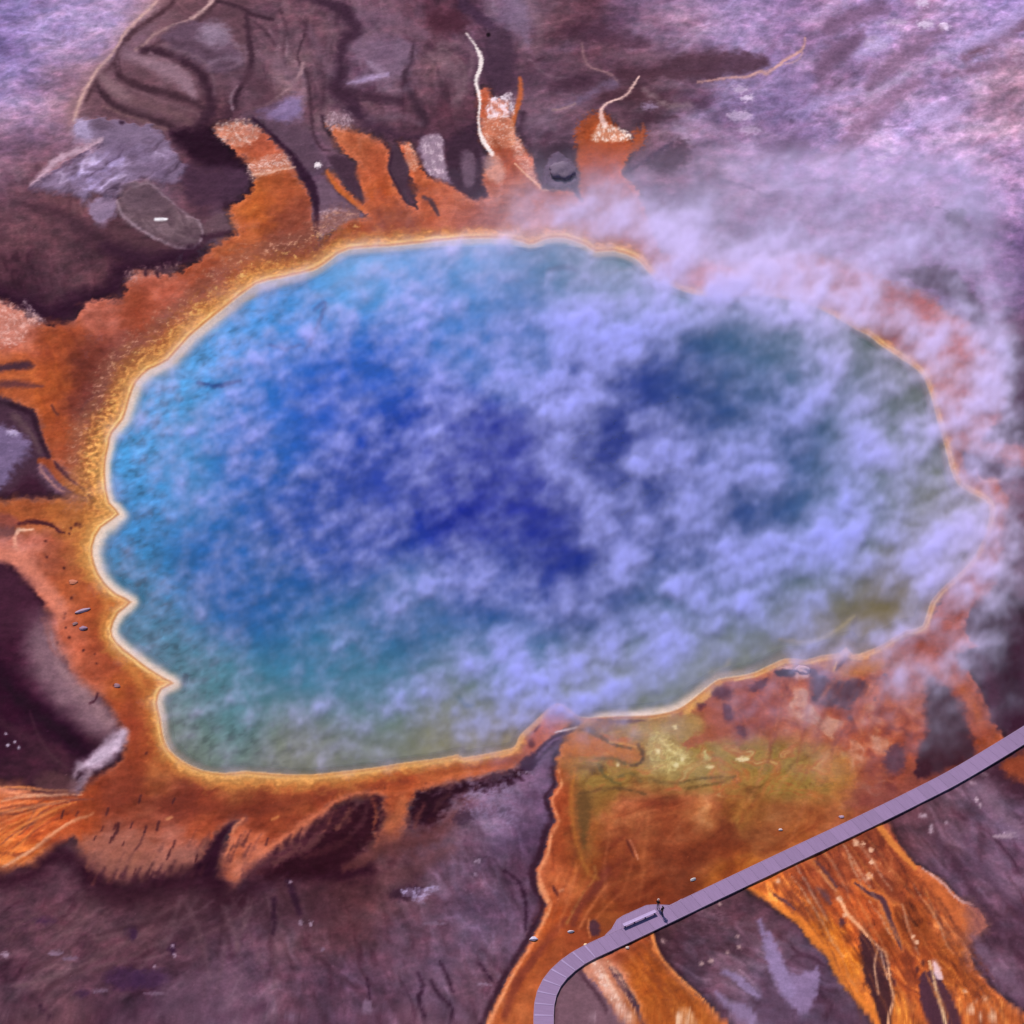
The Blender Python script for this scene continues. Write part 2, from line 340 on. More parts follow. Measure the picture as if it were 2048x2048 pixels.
def paint_ground(u, v, gx, gy):
    cv = Canvas(u, v, gx, gy)
    U, V, GX, GY = cv.u, cv.v, cv.gx, cv.gy
    ju, jv = 12 * fbm(GX, GY, 40, 3, 141), 9 * fbm(GX, GY, 40, 3, 151)
    base = rbf(U + ju, V + jv, BASE, 44)
    base = base * (1.02 + .0 * V)[:, None] + np.array((4, 2, 1), np.float32)
    mat = rbf(U + ju, V + jv, MAT, 25) * np.array((.93, .91, .96), np.float32)
    # soft mottling of everything
    big = fbm(GX, GY, 120, 4, 11); mid = fbm(GX, GY, 34, 4, 21); fine = fbm(GX, GY, 9, 3, 31)
    cv.col[:] = base * np.exp(0.16 * big + 0.12 * mid + 0.035 * fine)[:, None]
    cv.col[:, 0] *= 1 + 0.04 * mid; cv.col[:, 2] *= 1 - 0.05 * big
    # wind and flow streaks, each kind where it lies
    for ang, s, st, amp, cu, cw, r1, r2, seed in (
            (-6, 6, 8, .13, 80, 150, 210, 230, 61), (-34, 8, 7, .13, 1800, 130, 380, 330, 62), (-22, 9, 6, .09, 1900, 420, 260, 160, 63), (86, 6, 8, .09, 100, 540, 190, 110, 64), (-38, 7, 7, .12, 90, 1880, 260, 150, 65),
            (62, 7, 7, .10, 560, 1900, 330, 190, 66), (48, 8, 7, .12, 1900, 1740, 230, 260, 67), (28, 5, 6, .15, 1430, 1880, 150, 110, 68), (80, 7, 8, .07, 800, 120, 420, 190, 69), (35, 7, 7, .09, 380, 230, 160, 150, 70), (68, 6, 8, .10, 1000, 1850, 130, 240, 71)):
        w = np.exp(-np.minimum(((U - cu) / r1) ** 2 + ((V - cw) / r2) ** 2, 30))
        i = np.nonzero(w > 0.03)[0]
        ca, sa = math.cos(math.radians(ang)), math.sin(math.radians(ang))
        wob = 10 * perlin(GX[i] / 70, GY[i] / 70, seed + 9)
        n = fbm((U[i] * ca + V[i] * sa) / (1 + .32 * (st - 1)), -U[i] * sa + V[i] * ca + 1.6 * wob, s * 1.5, 4, seed, 0.6)
        cv.col[i] *= np.exp(.85 * amp * w[i] * n)[:, None]
    matc = mat * np.exp(0.08 * big + 0.09 * mid + 0.035 * fine)[:, None]
    matc[:, 1] *= 1 + 0.06 * mid; matc[:, 2] *= 1 + 0.10 * mid
    P, L, B = cv.poly, cv.line, cv.blob
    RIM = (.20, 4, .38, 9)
    DK, DK2, BR = (45, 14, 36), (60, 32, 48), (72, 42, 56)

    R = lambda x0, y0, x1, y1: [(x0, y0), (x1, y0), (x1, y1), (x0, y1)]
    S = cv.swirl
    S([(330, -60), (520, -60), (500, 120), (440, 250), (180, 250), (170, 200), (240, 90)], [(58, 34, 46), (88, 58, 70), (96, 66, 78), (128, 96, 112)], 46, 38, 2.2, .5, seed=401)
    S(R(520, -60, 1040, 260), [(54, 30, 48), (84, 56, 74), (104, 76, 94), (134, 106, 130)], 44, 78, 2.2, .5, seed=402)
    S(R(1060, -60, 1420, 330), [(66, 38, 54), (92, 62, 80), (106, 78, 98), (140, 112, 140)], 46, -18, 2.4, .5, seed=403)
    S(R(1380, -60, 2120, 380), [(108, 78, 108), (142, 112, 150), (166, 138, 182), (192, 168, 216)], 48, -34, 2.6, .5, seed=404)
    S(R(-60, 330, 330, 620), [(54, 26, 42), (80, 50, 62), (92, 62, 74), (118, 86, 96)], 36, 74, 2.0, .45, seed=405)
    S(R(-60, -60, 280, 330), [(118, 90, 118), (148, 120, 155), (164, 138, 184), (188, 164, 208)], 42, -8, 3.0, .38, seed=406)
    S(R(-60, 1790, 560, 2120), [(50, 22, 38), (78, 48, 64), (94, 64, 80), (130, 98, 112)], 34, -36, 2.6, .5, seed=407)
    S(R(540, 1700, 1070, 2120), [(60, 32, 50), (88, 60, 78), (104, 78, 100), (136, 110, 140)], 38, 66, 2.2, .5, seed=408)
    S(R(900, 1560, 1110, 1800), [(74, 48, 72), (98, 72, 98), (124, 98, 128), (150, 126, 156)], 40, 70, 1.8, .5, seed=409)
    S(R(1310, 1810, 1720, 2120), [(58, 30, 44), (88, 58, 74), (104, 78, 98), (136, 108, 128)], 32, 24, 2.2, .5, seed=410)
    S(R(1780, 1560, 2120, 2120), [(60, 32, 48), (86, 56, 74), (104, 76, 98), (140, 112, 142)], 34, 52, 2.6, .55, seed=411)
    # ---- top left: tan apron, ridged lobes and the pale mound
    L([(300, -30), (313, 5), (254, 64), (228, 106), (191, 148), (162, 201), (148, 244)], 34, (178, 132, 135), 22, 6, 30, .5)
    P([(345, -40), (318, 10), (262, 66), (234, 112), (196, 152), (170, 205), (158, 240), (240, 245), (330, 262), (400, 268), (440, 200), (500, 100), (470, -40)], (96, 64, 76), 8, 6, 30, .55)
    L([(352, -10), (336, 18), (265, 66), (236, 106), (226, 128), (196, 160), (172, 205)], [6, 9, 12, 8, 7, 8, 4], (66, 38, 48), 6, 2, 14, .8)
    L([(313, 5), (254, 64), (228, 106), (191, 148), (162, 201), (148, 244)], [5, 5, 3, 6, 7, 5], (216, 172, 166), 4, 1.5, 12, .85)
    L([(432, -20), (424, 2), (413, 19), (384, 40)], [11, 9, 8], (205, 165, 165), 4, 1.5, 10, .9)
    L([(384, 40), (340, 58), (313, 68), (290, 88), (273, 101)], [6, 4, 6], (190, 150, 148), 4, 2, 10, .7)
    L([(440, 0), (395, 42), (330, 78), (290, 106)], 8, (66, 38, 50), 5, 2, 12, .7)
    L([(255, 112), (300, 128), (345, 148), (372, 170), (388, 195)], [14, 26, 34, 28, 12], (148, 114, 130), 10, 4, 24, .95)
    L([(286, 100), (344, 114), (392, 140), (414, 172), (424, 215), (413, 240)], [12, 15, 18, 24, 22], (56, 30, 46), 9, 4, 22, .9)
    L([(230, 128), (236, 152), (262, 168), (318, 186), (372, 200), (410, 220)], [8, 6, 12, 15, 14, 10], (62, 36, 48), 6, 3, 20, .85)
    L([(238, 120), (242, 150), (258, 168)], 5, (70, 42, 54), 4, 1, 10, .7)
    L([(200, 152), (236, 185), (258, 200)], [14, 30, 18], (138, 104, 114), 10, 3, 20, .9)
    L([(196, 178), (226, 212), (265, 230), (305, 240), (340, 254)], [10, 14, 14, 12, 14], (58, 34, 46), 7, 3, 20, .9)
    L([(270, 205), (330, 222), (380, 245)], 20, (116, 82, 90), 10, 5, 20, .75)
    P([(326, 74), (381, 45), (424, 50), (456, 80), (485, 119), (477, 143), (429, 148), (392, 127), (345, 101)], (104, 77, 98), 10, 5, 24, .9, h=.25)
    B(430, 72, (32, 24), (150, 126, 150), soft=14, rough=6, op=.9); L([(345, 90), (390, 96), (430, 118), (470, 132)], 16, (74, 50, 66), 10, 4, 18, .55); L([(420, 130), (455, 120), (480, 125)], 10, (136, 110, 132), 7, 3, 14, .6)
    L([(470, 92), (492, 100), (488, 124), (462, 140)], 7, (130, 100, 118), 5, 2, 14, .6)
    L([(434, 3), (477, 16), (503, 29), (545, 42)], [6, 9, 7], (58, 34, 48), 4, 2, 14, .85)
    L([(493, 34), (498, 79), (503, 127), (490, 164), (472, 196)], [8, 13, 12, 10], (60, 35, 50), 6, 3, 16, .85)
    L([(412, 230), (404, 262), (440, 250), (470, 210)], 26, (60, 34, 50), 14, 6, 22, .7)
    for p, w, c, o in (([(509, 48), (530, 64), (551, 90)], 5, (58, 34, 48), .7), ([(474, 178), (462, 198), (466, 222)], [3, 5, 4], (152, 124, 140), .7), ([(480, 182), (470, 200), (474, 216)], 5, (48, 26, 40), .8), ([(300, 108), (330, 122), (362, 140), (384, 160)], 5, (154, 118, 134), .55), ([(206, 214), (240, 228), (290, 246), (338, 262)], 4, (150, 112, 112), .6), ([(262, 180), (300, 196), (352, 212), (398, 232)], 5, (128, 94, 104), .55),
                       ([(328, 92), (352, 104), (400, 122), (424, 150), (430, 190)], 5, (132, 102, 116), .5), ([(415, 52), (440, 60), (470, 88), (486, 118)], 4, (140, 112, 132), .55), ([(560, 20), (572, 60), (566, 100), (572, 140)], 4, (70, 44, 58), .6), ([(540, 60), (556, 100), (548, 140)], 5, (124, 92, 108), .5), ([(640, 120), (650, 170), (642, 220)], 6, (72, 44, 60), .6), ([(660, 60), (656, 110), (664, 150)], 5, (118, 86, 104), .5),
                       ([(880, 100), (908, 112), (930, 140), (926, 180)], 4, (142, 112, 122), .5), ([(846, 110), (872, 130), (880, 170), (900, 210)], 5, (70, 44, 60), .55), ([(990, 100), (1004, 140), (1000, 180)], 5, (60, 36, 54), .6), ([(1060, 120), (1090, 150), (1130, 160)], 5, (134, 104, 120), .5), ([(730, 190), (760, 186), (800, 196)], 4, (132, 104, 122), .5), ([(590, 260), (604, 290), (612, 320)], 4, (118, 92, 112), .5)):
        L(p, w, c, 5, 2.5, 14, o)
    # dark stain between the mound and the orange
    P([(342, 265), (384, 258), (425, 258), (464, 286), (494, 326), (492, 346), (450, 344), (411, 340), (376, 313), (353, 290)], (36, 10, 30), 14, 6, 26, .95)
    P([(360, 330), (420, 335), (495, 340), (509, 374), (492, 398), (455, 412), (400, 420), (370, 385)], (70, 43, 64), 16, 7, 26, .9)
    L([(494, 330), (508, 372), (486, 402), (452, 414)], [14, 16, 14], (48, 22, 40), 7, 3, 14, .85)
    P([(148, 254), (170, 244), (207, 239), (254, 249), (300, 254), (326, 273), (355, 313), (371, 345), (345, 371), (292, 363), (247, 379), (239, 398), (186, 392), (170, 411), (148, 398), (64, 379), (87, 358),
       (148, 321), (201, 294), (156, 281)], (128, 106, 136), 7, 6, 26, .95, h=.35)
    P([(148, 345), (200, 318), (240, 308), (252, 330), (238, 350), (205, 376), (180, 396), (150, 372)], (172, 150, 198), 12, 7, 20, .85, key=(14, -.5, .3, -22, 3))
    P([(180, 408), (215, 392), (237, 412), (222, 440), (198, 452), (180, 432)], (150, 126, 158), 7, 4, 20, .9)
    L([(66, 372), (87, 352), (111, 326), (160, 302), (200, 288)], [10, 15, 15, 12], (202, 166, 188), 7, 4, 18, .9)
    S([(64, 380), (160, 300), (230, 300), (345, 275), (370, 340), (240, 400), (170, 410)], [(82, 62, 88), (128, 106, 138), (152, 130, 168), (198, 176, 218)], 26, -24, 2.2, .9, 12, seed=412)
    B(166, 264, (20, 22), (182, 162, 202), soft=12, rough=5, op=.85)
    L([(62, 380), (90, 362), (130, 336), (172, 308), (206, 292)], 6, (86, 64, 92), 5, 3, 12, .7)
    B(205, 256, (28, 10), (98, 76, 98), soft=9, op=.8); B(244, 250, (6, 5), (62, 38, 60), soft=4, rough=1)
    L([(228, 300), (280, 315), (320, 350)], 24, (112, 90, 122), 14, 6, 20, .5)
    P([(239, 398), (265, 371), (292, 366), (318, 387), (358, 424), (398, 445), (408, 474), (387, 498), (339, 490), (292, 469), (254, 448), (236, 421)], (120, 95, 107), 9, 5, 26, .85, h=.35)
    S([(240, 400), (300, 366), (410, 460), (390, 500), (300, 474), (236, 421)], [(80, 58, 72), (112, 88, 100), (146, 120, 136)], 26, 38, 2.0, .7, 8, seed=413)
    P([(246, 395), (300, 374), (340, 410), (300, 436), (254, 425)], (92, 68, 82), 14, 5, 18, .7); L([(300, 470), (345, 486), (392, 490)], 14, (104, 80, 92), 9, 3, 14, .6); L([(270, 380), (300, 372), (325, 392), (362, 424), (398, 445)], 4, (152, 126, 142), 4, 2, 12, .6)
    L([(234, 405), (244, 432), (268, 453), (300, 474), (339, 492), (384, 500), (406, 477), (400, 450)], [4, 5, 5, 4, 4], (168, 140, 156), 3, 1.5, 10, .85)
    L([(312, 444), (333, 443)], 6, (250, 245, 255), 2, .5, 8, 1.0)  # sky glint off a small pool, painted white
    P([(225, 452), (255, 455), (300, 480), (345, 500), (300, 520), (240, 500)], (88, 56, 66), 10, 5, 22, .7)
    P([(410, 446), (445, 424), (466, 440), (470, 468), (430, 480), (408, 470)], (104, 76, 86), 6, 3, 14, .8)
    L([(408, 480), (440, 470), (468, 470)], 12, (58, 28, 46), 6, 3, 14, .8)
    L([(52, 412), (110, 425), (160, 455), (205, 485), (270, 512)], [12, 24, 26, 30], (66, 38, 52), 14, 6, 28, .75)
    L([(214, 500), (290, 520), (345, 516), (395, 500)], [24, 34, 26, 20], (52, 24, 44), 14, 6, 24, .85)
    L([(-10, 594), (53, 613), (93, 637), (127, 627), (164, 599), (212, 589), (240, 560), (246, 538), (291, 541), (344, 525), (397, 512)], [40, 40, 40, 44, 36, 30, 40, 30, 20, 26, 16], (44, 15, 37), 16, 6, 26, .9)
    # ---- top middle
    L([(600, -20), (639, 5), (682, 19), (705, 42), (711, 69), (692, 82), (682, 111), (682, 148), (671, 186), (697, 201), (713, 223)], [16, 20, 24, 26, 28, 20, 22, 22, 26, 30], (60, 34, 54), 9, 4, 22, .88)
    P([(703, 93), (740, 77), (827, 87), (820, 143), (752, 170), (695, 172), (737, 138), (708, 119)], (125, 98, 124), 18, 8, 22, .75)
    L([(697, 168), (745, 158), (775, 150)], [5, 12, 7], (178, 152, 194), 5, 2, 12, .85)
    L([(740, 128), (765, 148)], 12, (168, 140, 168), 8, 3, 12, .6)
    L([(613, 40), (610, 69), (597, 106), (599, 127), (613, 148), (618, 175), (623, 228), (626, 265), (639, 294), (660, 305)], [4, 4, 6, 8, 8, 8, 5], (58, 34, 48), 5, 2.5, 14, .7)
    L([(645, 235), (652, 262), (680, 288), (712, 312)], [10, 5, 8, 12], (58, 34, 50), 5, 2, 12, .85)
    P([(512, 223), (536, 212), (592, 193), (605, 212), (597, 238), (552, 244)], (140, 118, 166), 12, 5, 18, .85)
    L([(506, 219), (544, 204), (573, 180), (599, 151), (606, 130)], [4, 6, 8, 8], (170, 132, 142), 4, 2, 12, .8)
    L([(500, 160), (540, 190), (520, 210)], 40, (78, 48, 62), 18, 6, 24, .7)
    L([(548, 98), (580, 96), (572, 112), (590, 126)], 5, (172, 138, 150), 4, 2, 8, .6, key=(7, 0, .3))
    P([(512, 248), (560, 250), (600, 255), (630, 300), (650, 330), (610, 345), (580, 310), (548, 278)], (92, 66, 84), 8, 4, 20, .8)
    P([(660, 214), (720, 222), (760, 250), (830, 270), (905, 280), (950, 250), (960, 300), (890, 300), (840, 280), (790, 285), (740, 262)], (58, 34, 54), 12, 6, 24, .8)
    L([(827, 87), (822, 130), (808, 150), (818, 185), (835, 212), (850, 245)], [6, 8, 12, 18, 20], (58, 36, 52), 7, 3, 18, .8)
    P([(855, 30), (910, 20), (940, 45), (915, 68), (865, 62)], (72, 34, 50), 14, 6, 24, .8)
    L([(925, 10), (950, 30), (975, 48), (990, 60)], [22, 22, 14], (66, 42, 66), 8, 4, 18, .8)
    L([(880, 92), (920, 90), (945, 110), (940, 150), (920, 200)], 10, (138, 106, 120), 9, 4, 20, .5)
    P([(975, 65), (1020, 60), (1030, 100), (1024, 180), (985, 186), (970, 130)], (72, 48, 68), 10, 5, 20, .8)
    P([(1000, -20), (1040, -10), (1062, 40), (1058, 98), (1044, 80), (1020, 62), (1000, 40)], (136, 112, 142), 16, 7, 18, .7)
    B(977, 72, 4, (22, 6, 18), soft=2, rough=.6)
    L([(1164, 90), (1168, 117), (1183, 138), (1220, 151), (1235, 165)], [5, 4, 5, 6], (152, 112, 120), 3, 1.5, 10, .8)
    P([(1185, 180), (1230, 160), (1236, 178), (1200, 190), (1150, 212), (1100, 222), (1150, 200)], (122, 98, 128), 8, 4, 18, .8)
    L([(1105, 222), (1125, 220), (1150, 208)], 4, (165, 130, 130), 3, 1, 8, .7)
    P([(1110, 160), (1170, 155), (1180, 175), (1110, 190), (1095, 180)], (66, 38, 56), 12, 5, 20, .7)
    P([(1355, 112), (1400, 108), (1450, 100), (1520, 112), (1538, 130), (1500, 150), (1440, 160), (1380, 166), (1330, 160), (1250, 165), (1240, 140), (1300, 135)], (74, 44, 58), 12, 6, 24, .8)
    L([(1210, 190), (1290, 195), (1330, 210)], 26, (72, 40, 52), 14, 6, 20, .6)
    L([(1395, 166), (1443, 159), (1490, 156), (1520, 146), (1536, 148), (1570, 122), (1605, 100), (1610, 77)], [2, 4, 5, 6, 6, 6, 5, 3], (216, 162, 154), 3, 1.5, 9, .85)
    L([(1560, 132), (1590, 125), (1605, 108)], 3, (205, 160, 165), 3, 1, 9, .7)
    P([(1430, 165), (1500, 162), (1560, 160), (1600, 175), (1560, 230), (1520, 250), (1440, 215)], (150, 128, 178), 14, 8, 26, .6, key=(16, -.5, .4))
    for (a, b, c, d, e, f) in ((1480, 180, 14, 7, 200, .8), (1495, 198, 12, 6, 225, .9), (1480, 235, 26, 10, 205, .7), (1500, 262, 22, 9, 190, .6), (1850, 52, 16, 8, 225, .9), (1888, 56, 11, 7, 245, .95), (1846, 8, 12, 6, 235, .9), (1790, 46, 22, 6, 205, .7), (1750, 90, 24, 16, 190, .7),
                               (1780, 300, 7, 4, 225, .8), (1762, 320, 12, 4, 215, .7), (1775, 345, 16, 6, 195, .7), (2035, 118, 12, 7, 220, .7), (1300, 215, 16, 6, 160, .8)):
        B(a, b, (c, d), (e, e - 24, min(255, e + 10)), soft=5, rough=5, rs=9, op=f)
    # lilac and brown bars blown across the upper right
    for p, w, c, o in (([(1660, 60), (1720, 30), (1760, 20)], 34, (125, 92, 125), .8), ([(1640, 150), (1670, 110), (1700, 95), (1720, 70)], [30, 44, 40, 20], (112, 82, 112), .8), ([(1740, 175), (1790, 130), (1840, 95), (1880, 62)], [26, 34, 26, 14], (132, 100, 132), .8),
                       ([(1930, 115), (1980, 90), (2030, 60), (2060, 40)], [18, 24, 26, 30], (112, 78, 100), .8), ([(1890, 150), (1960, 138), (2040, 118)], [10, 16, 18], (128, 92, 120), .7), ([(1690, 280), (1740, 240), (1800, 190), (1840, 165)], [14, 34, 24, 14], (140, 104, 138), .7),
                       ([(1620, 330), (1680, 300), (1720, 275)], [10, 20, 12], (150, 116, 150), .7), ([(1890, 115), (1930, 92), (1990, 70), (2050, 20)], [10, 20, 34, 30], (182, 160, 216), .6), ([(1715, 110), (1760, 90), (1775, 78)], [20, 26, 14], (190, 168, 220), .7),
                       ([(1735, 195), (1790, 165), (1840, 135), (1900, 110)], [6, 9, 8, 5], (190, 168, 205), .7), ([(1840, 225), (1880, 235), (1930, 210)], [30, 50, 20], (196, 170, 222), .6), ([(1590, 230), (1640, 205), (1690, 195), (1720, 180)], [16, 26, 20, 8], (178, 155, 208), .6),
                       ([(1536, 300), (1590, 300), (1610, 290)], [40, 44, 20], (112, 86, 122), .7), ([(1560, 180), (1600, 165), (1620, 160)], 22, (128, 104, 150), .6), ([(1380, 240), (1430, 260), (1500, 300), (1570, 320)], [8, 12, 10], (180, 150, 190), .5)):
        L(p, w, c, 12, 6, 22, o)
    P([(1862, 413), (1880, 419), (1902, 424), (1934, 421), (1928, 437), (1944, 458), (1920, 461), (1891, 440), (1896, 427)], (62, 36, 66), 5, 5, 9, .95)
    L([(1840, 468), (1900, 470), (1960, 455), (2010, 450)], 20, (110, 82, 118), 14, 6, 18, .5)
    P([(1290, 330), (1330, 300), (1370, 280), (1380, 300), (1370, 330), (1330, 350)], (74, 48, 66), 10, 9, 12, .8)
    L([(1240, 350), (1290, 325), (1340, 290)], [6, 9, 6], (58, 38, 62), 6, 5, 10, .7)
    L([(1400, 372), (1450, 366), (1500, 378), (1536, 395), (1580, 375), (1660, 360)], [5, 5, 6, 8, 7, 4], (92, 64, 96), 5, 4, 12, .6)
    P([(1345, 400), (1380, 380), (1420, 400), (1400, 440), (1350, 430)], (84, 58, 84), 14, 8, 18, .6)
    for p, w, c, o in (([(520, 110), (560, 130), (590, 170)], [14, 24, 16], (126, 94, 112), .6), ([(620, 60), (640, 110), (660, 150)], [10, 16, 10], (122, 92, 112), .5), ([(720, 30), (780, 40), (850, 70)], [20, 30, 20], (124, 94, 116), .5), ([(860, 110), (900, 130), (920, 170), (910, 210)], [18, 30, 26, 14], (126, 96, 110), .6), ([(760, 180), (800, 185), (830, 170)], [10, 14, 8], (128, 102, 124), .5),
                       ([(660, 180), (720, 190), (800, 205)], [16, 24, 18], (58, 32, 50), .7), ([(740, 240), (800, 235), (840, 250)], [10, 16, 10], (118, 90, 108), .55), ([(1040, 250), (1080, 240), (1110, 260)], [10, 18, 10], (130, 102, 122), .6), ([(1060, 290), (1040, 270), (1046, 230)], [8, 12, 8], (58, 34, 52), .7), ([(1130, 60), (1200, 70), (1290, 90)], [24, 36, 24], (70, 40, 58), .6), ([(1210, 110), (1280, 120), (1340, 110)], [10, 16, 10], (118, 88, 106), .5),
                       ([(1290, 180), (1310, 200), (1340, 215), (1380, 212)], [4, 8, 10, 6], (150, 122, 132), .7), ([(1250, 230), (1300, 240), (1350, 235)], [10, 14, 8], (66, 40, 56), .6), ([(1350, 250), (1366, 270), (1380, 290)], [6, 10, 6], (164, 138, 166), .6), ([(1060, 10), (1080, 60), (1070, 110)], [10, 16, 10], (132, 100, 116), .5)):
        L(p, w, c, 10, 5, 18, o)
    # ---- orange mats along the upper shore
    P([(430, 262), (466, 250), (512, 254), (546, 284), (576, 318), (589, 345), (613, 376), (626, 413), (629, 461), (640, 480), (690, 470), (640, 540), (540, 580), (450, 640), (340, 740), (280, 800), (240, 880), (225, 960), (235, 1020), (195, 1030), (185, 1000), (150, 975), (125, 935), (97, 915),
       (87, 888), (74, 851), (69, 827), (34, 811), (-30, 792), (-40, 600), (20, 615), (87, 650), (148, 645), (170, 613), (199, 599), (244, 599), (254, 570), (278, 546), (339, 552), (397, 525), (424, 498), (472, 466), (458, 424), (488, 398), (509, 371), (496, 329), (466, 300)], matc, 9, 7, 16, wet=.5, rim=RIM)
    P([(655, 252), (697, 260), (740, 273), (766, 289), (782, 305), (777, 339), (788, 368), (801, 392), (815, 412), (835, 420), (830, 375), (815, 345), (798, 289), (819, 291), (833, 318), (854, 355), (891, 366), (925, 387), (947, 400), (976, 395), (964, 372), (968, 345), (988, 330), (968, 290),
       (960, 262), (957, 182), (975, 178), (985, 200), (1015, 205), (1024, 250), (1030, 275), (1048, 300), (1065, 320), (1075, 350), (1086, 376), (1110, 378), (1142, 382), (1165, 405), (1151, 371), (1159, 345), (1151, 323), (1159, 299), (1175, 260), (1210, 238), (1257, 281), (1262, 302), (1249, 331), (1244, 352),
       (1270, 375), (1290, 420), (1320, 500), (1350, 560), (1250, 530), (1100, 500), (900, 500), (700, 510), (640, 500), (690, 440), (735, 438), (727, 425), (700, 400), (668, 372), (655, 345), (668, 350), (690, 378), (712, 400), (727, 407), (723, 380), (712, 355), (710, 340), (718, 328), (690, 310), (672, 285)],
      matc, 7, 5, 12, wet=.5, sm=False, rim=RIM)
    S([(440, 300), (560, 300), (620, 400), (600, 470), (430, 540), (280, 620), (250, 600), (400, 520)], [(140, 62, 40), (178, 84, 46), (196, 100, 56), (208, 116, 80)], 40, -55, 2.0, .38, 16, seed=420)
    S([(30, 690), (180, 640), (270, 720), (215, 860), (180, 960), (110, 880), (70, 800)], [(112, 46, 34), (160, 74, 42), (186, 92, 46), (206, 114, 66)], 36, 64, 2.2, .38, 18, seed=421)
    S(R(640, 250, 1300, 470), [(146, 66, 42), (182, 88, 50), (198, 104, 66), (214, 136, 110)], 32, 70, 1.8, .38, 18, seed=422)
    L([(654, 346), (672, 374), (700, 400), (726, 420)], [5, 9, 9, 6], (198, 100, 48), 2.5, 1, 10, .95)
    L([(1040, 160), (1041, 190), (1035, 215), (1024, 255), (1026, 290)], [7, 11, 10, 10], (192, 98, 58), 3, 1.5, 10, .95)
    # purple islands and edges among them
    P([(788, 290), (811, 323), (819, 339), (812, 371), (817, 410), (801, 384), (777, 347), (780, 318)], (74, 50, 66), 3, 2, 12)
    L([(770, 292), (784, 310), (779, 342), (792, 370), (812, 405)], 4, (50, 24, 44), 3, 1.5, 10, .7)
    P([(835, 300), (845, 276), (883, 273), (888, 313), (902, 352), (920, 372), (878, 363), (854, 347), (841, 313)], (128, 100, 124), 5, 3, 14)
    P([(843, 280), (883, 276), (888, 313), (900, 350), (878, 360), (852, 340)], (222, 194, 212), 4, 3, 12, .85, key=(8, -.15, .35, 80, 2.2))
    P([(896, 290), (945, 268), (962, 320), (976, 332), (962, 345), (966, 372), (976, 392), (945, 398), (915, 380), (895, 345)], (62, 38, 56), 6, 4, 14)
    P([(926, 308), (946, 310), (952, 345), (948, 370), (930, 372), (922, 340)], (112, 86, 106), 6, 3, 12, .9)
    L([(848, 395), (862, 404), (872, 422), (878, 432)], [8, 10, 8, 3], (74, 44, 52), 3, 1.5, 8, .95)
    P([(634, 371), (650, 362), (682, 397), (716, 421), (726, 434), (697, 442), (660, 466), (637, 474), (626, 440), (626, 405)], (112, 84, 104), 4, 3, 14)
    P([(640, 425), (672, 418), (705, 425), (700, 440), (662, 462), (640, 474), (634, 445)], (214, 178, 190), 4, 3, 10, .9, key=(8, -.25, .3))
    L([(506, 240), (546, 274), (580, 310), (604, 345), (624, 378), (633, 420), (633, 462)], [5, 7, 12, 18, 18, 12, 9], (46, 20, 42), 4, 2, 12, .92)
    P([(655, 316), (690, 318), (712, 336), (710, 352), (722, 378), (727, 404), (700, 382), (678, 352)], (70, 45, 62), 4, 2, 12, .95)
    P([(660, 230), (700, 228), (705, 250), (690, 262), (660, 262), (650, 250)], (205, 172, 188), 6, 5, 9, .85, key=(7, -.1, .4, 70, 2))
    P([(805, 288), (822, 290), (836, 320), (832, 346), (818, 338), (812, 310)], (230, 170, 150), 4, 2, 8, .8, key=(7, -.2, .3))
    # white glints painted on wet rills and crusts at the heads of the runs
    L([(933, 69), (947, 87), (955, 103), (962, 119), (960, 140), (952, 164), (957, 186), (960, 212), (957, 238), (960, 265), (968, 286), (985, 310)], [3, 3, 6, 9, 8, 7, 7, 5, 4, 6, 9, 8], (252, 236, 236), 2.5, 1.5, 8, .97, wet=.5)
    P([(978, 200), (1000, 195), (1024, 188), (1026, 232), (990, 240), (972, 235)], (248, 226, 242), 4, 4, 9, .95, key=(9, -.45, .15, 75, 2))
    P([(964, 240), (1020, 235), (1030, 270), (1045, 300), (1020, 300), (975, 290)], (244, 204, 194), 4, 3, 9, .75, key=(7, .05, .4))
    L([(1026, 265), (1036, 300), (1048, 325), (1068, 352), (1085, 376)], [14, 24, 22, 14], (236, 180, 170), 6, 3, 9, .8, key=(7, -.2, .3))
    P([(970, 320), (995, 312), (1010, 345), (1000, 368), (972, 355)], (228, 178, 172), 8, 3, 9, .6)
    L([(990, 285), (1005, 310), (1030, 345)], 8, (140, 62, 38), 5, 2, 8, .7)
    L([(1030, 330), (1075, 372), (1092, 380), (1138, 380)], [3, 4, 4, 2], (245, 190, 160), 2, 1, 8, .85)
    P([(1070, 320), (1096, 296), (1135, 288), (1152, 330), (1160, 375), (1150, 382), (1085, 378)], (60, 38, 54), 6, 4, 14, .95)
    P([(1094, 330), (1111, 310), (1130, 315), (1154, 345), (1149, 371), (1088, 374)], (112, 92, 118), 5, 4, 9, .9, h=.3)
    L([(1146, 374), (1156, 392), (1164, 404)], [6, 7, 3], (50, 26, 44), 3, 1, 8, .9)
    P([(1170, 240), (1205, 228), (1235, 262), (1262, 285), (1268, 265), (1290, 262), (1285, 290), (1250, 310), (1165, 310), (1150, 270)], matc, 8, 9, 9, .8)
    L([(1286, 250), (1284, 270), (1278, 290), (1262, 305)], [3, 5, 8, 8], (160, 84, 62), 4, 2, 8, .8)
    L([(1278, 154), (1262, 180), (1249, 196), (1220, 207), (1204, 220), (1203, 238), (1210, 252)], [3, 5, 4, 5, 6, 10, 12], (240, 196, 190), 2.5, 1.5, 8, .93, wet=.4)
    P([(1194, 258), (1205, 250), (1250, 262), (1263, 282), (1220, 286), (1182, 282)], (255, 228, 220), 3, 3, 8, .97, key=(8, -.35, .1, 82, 2))
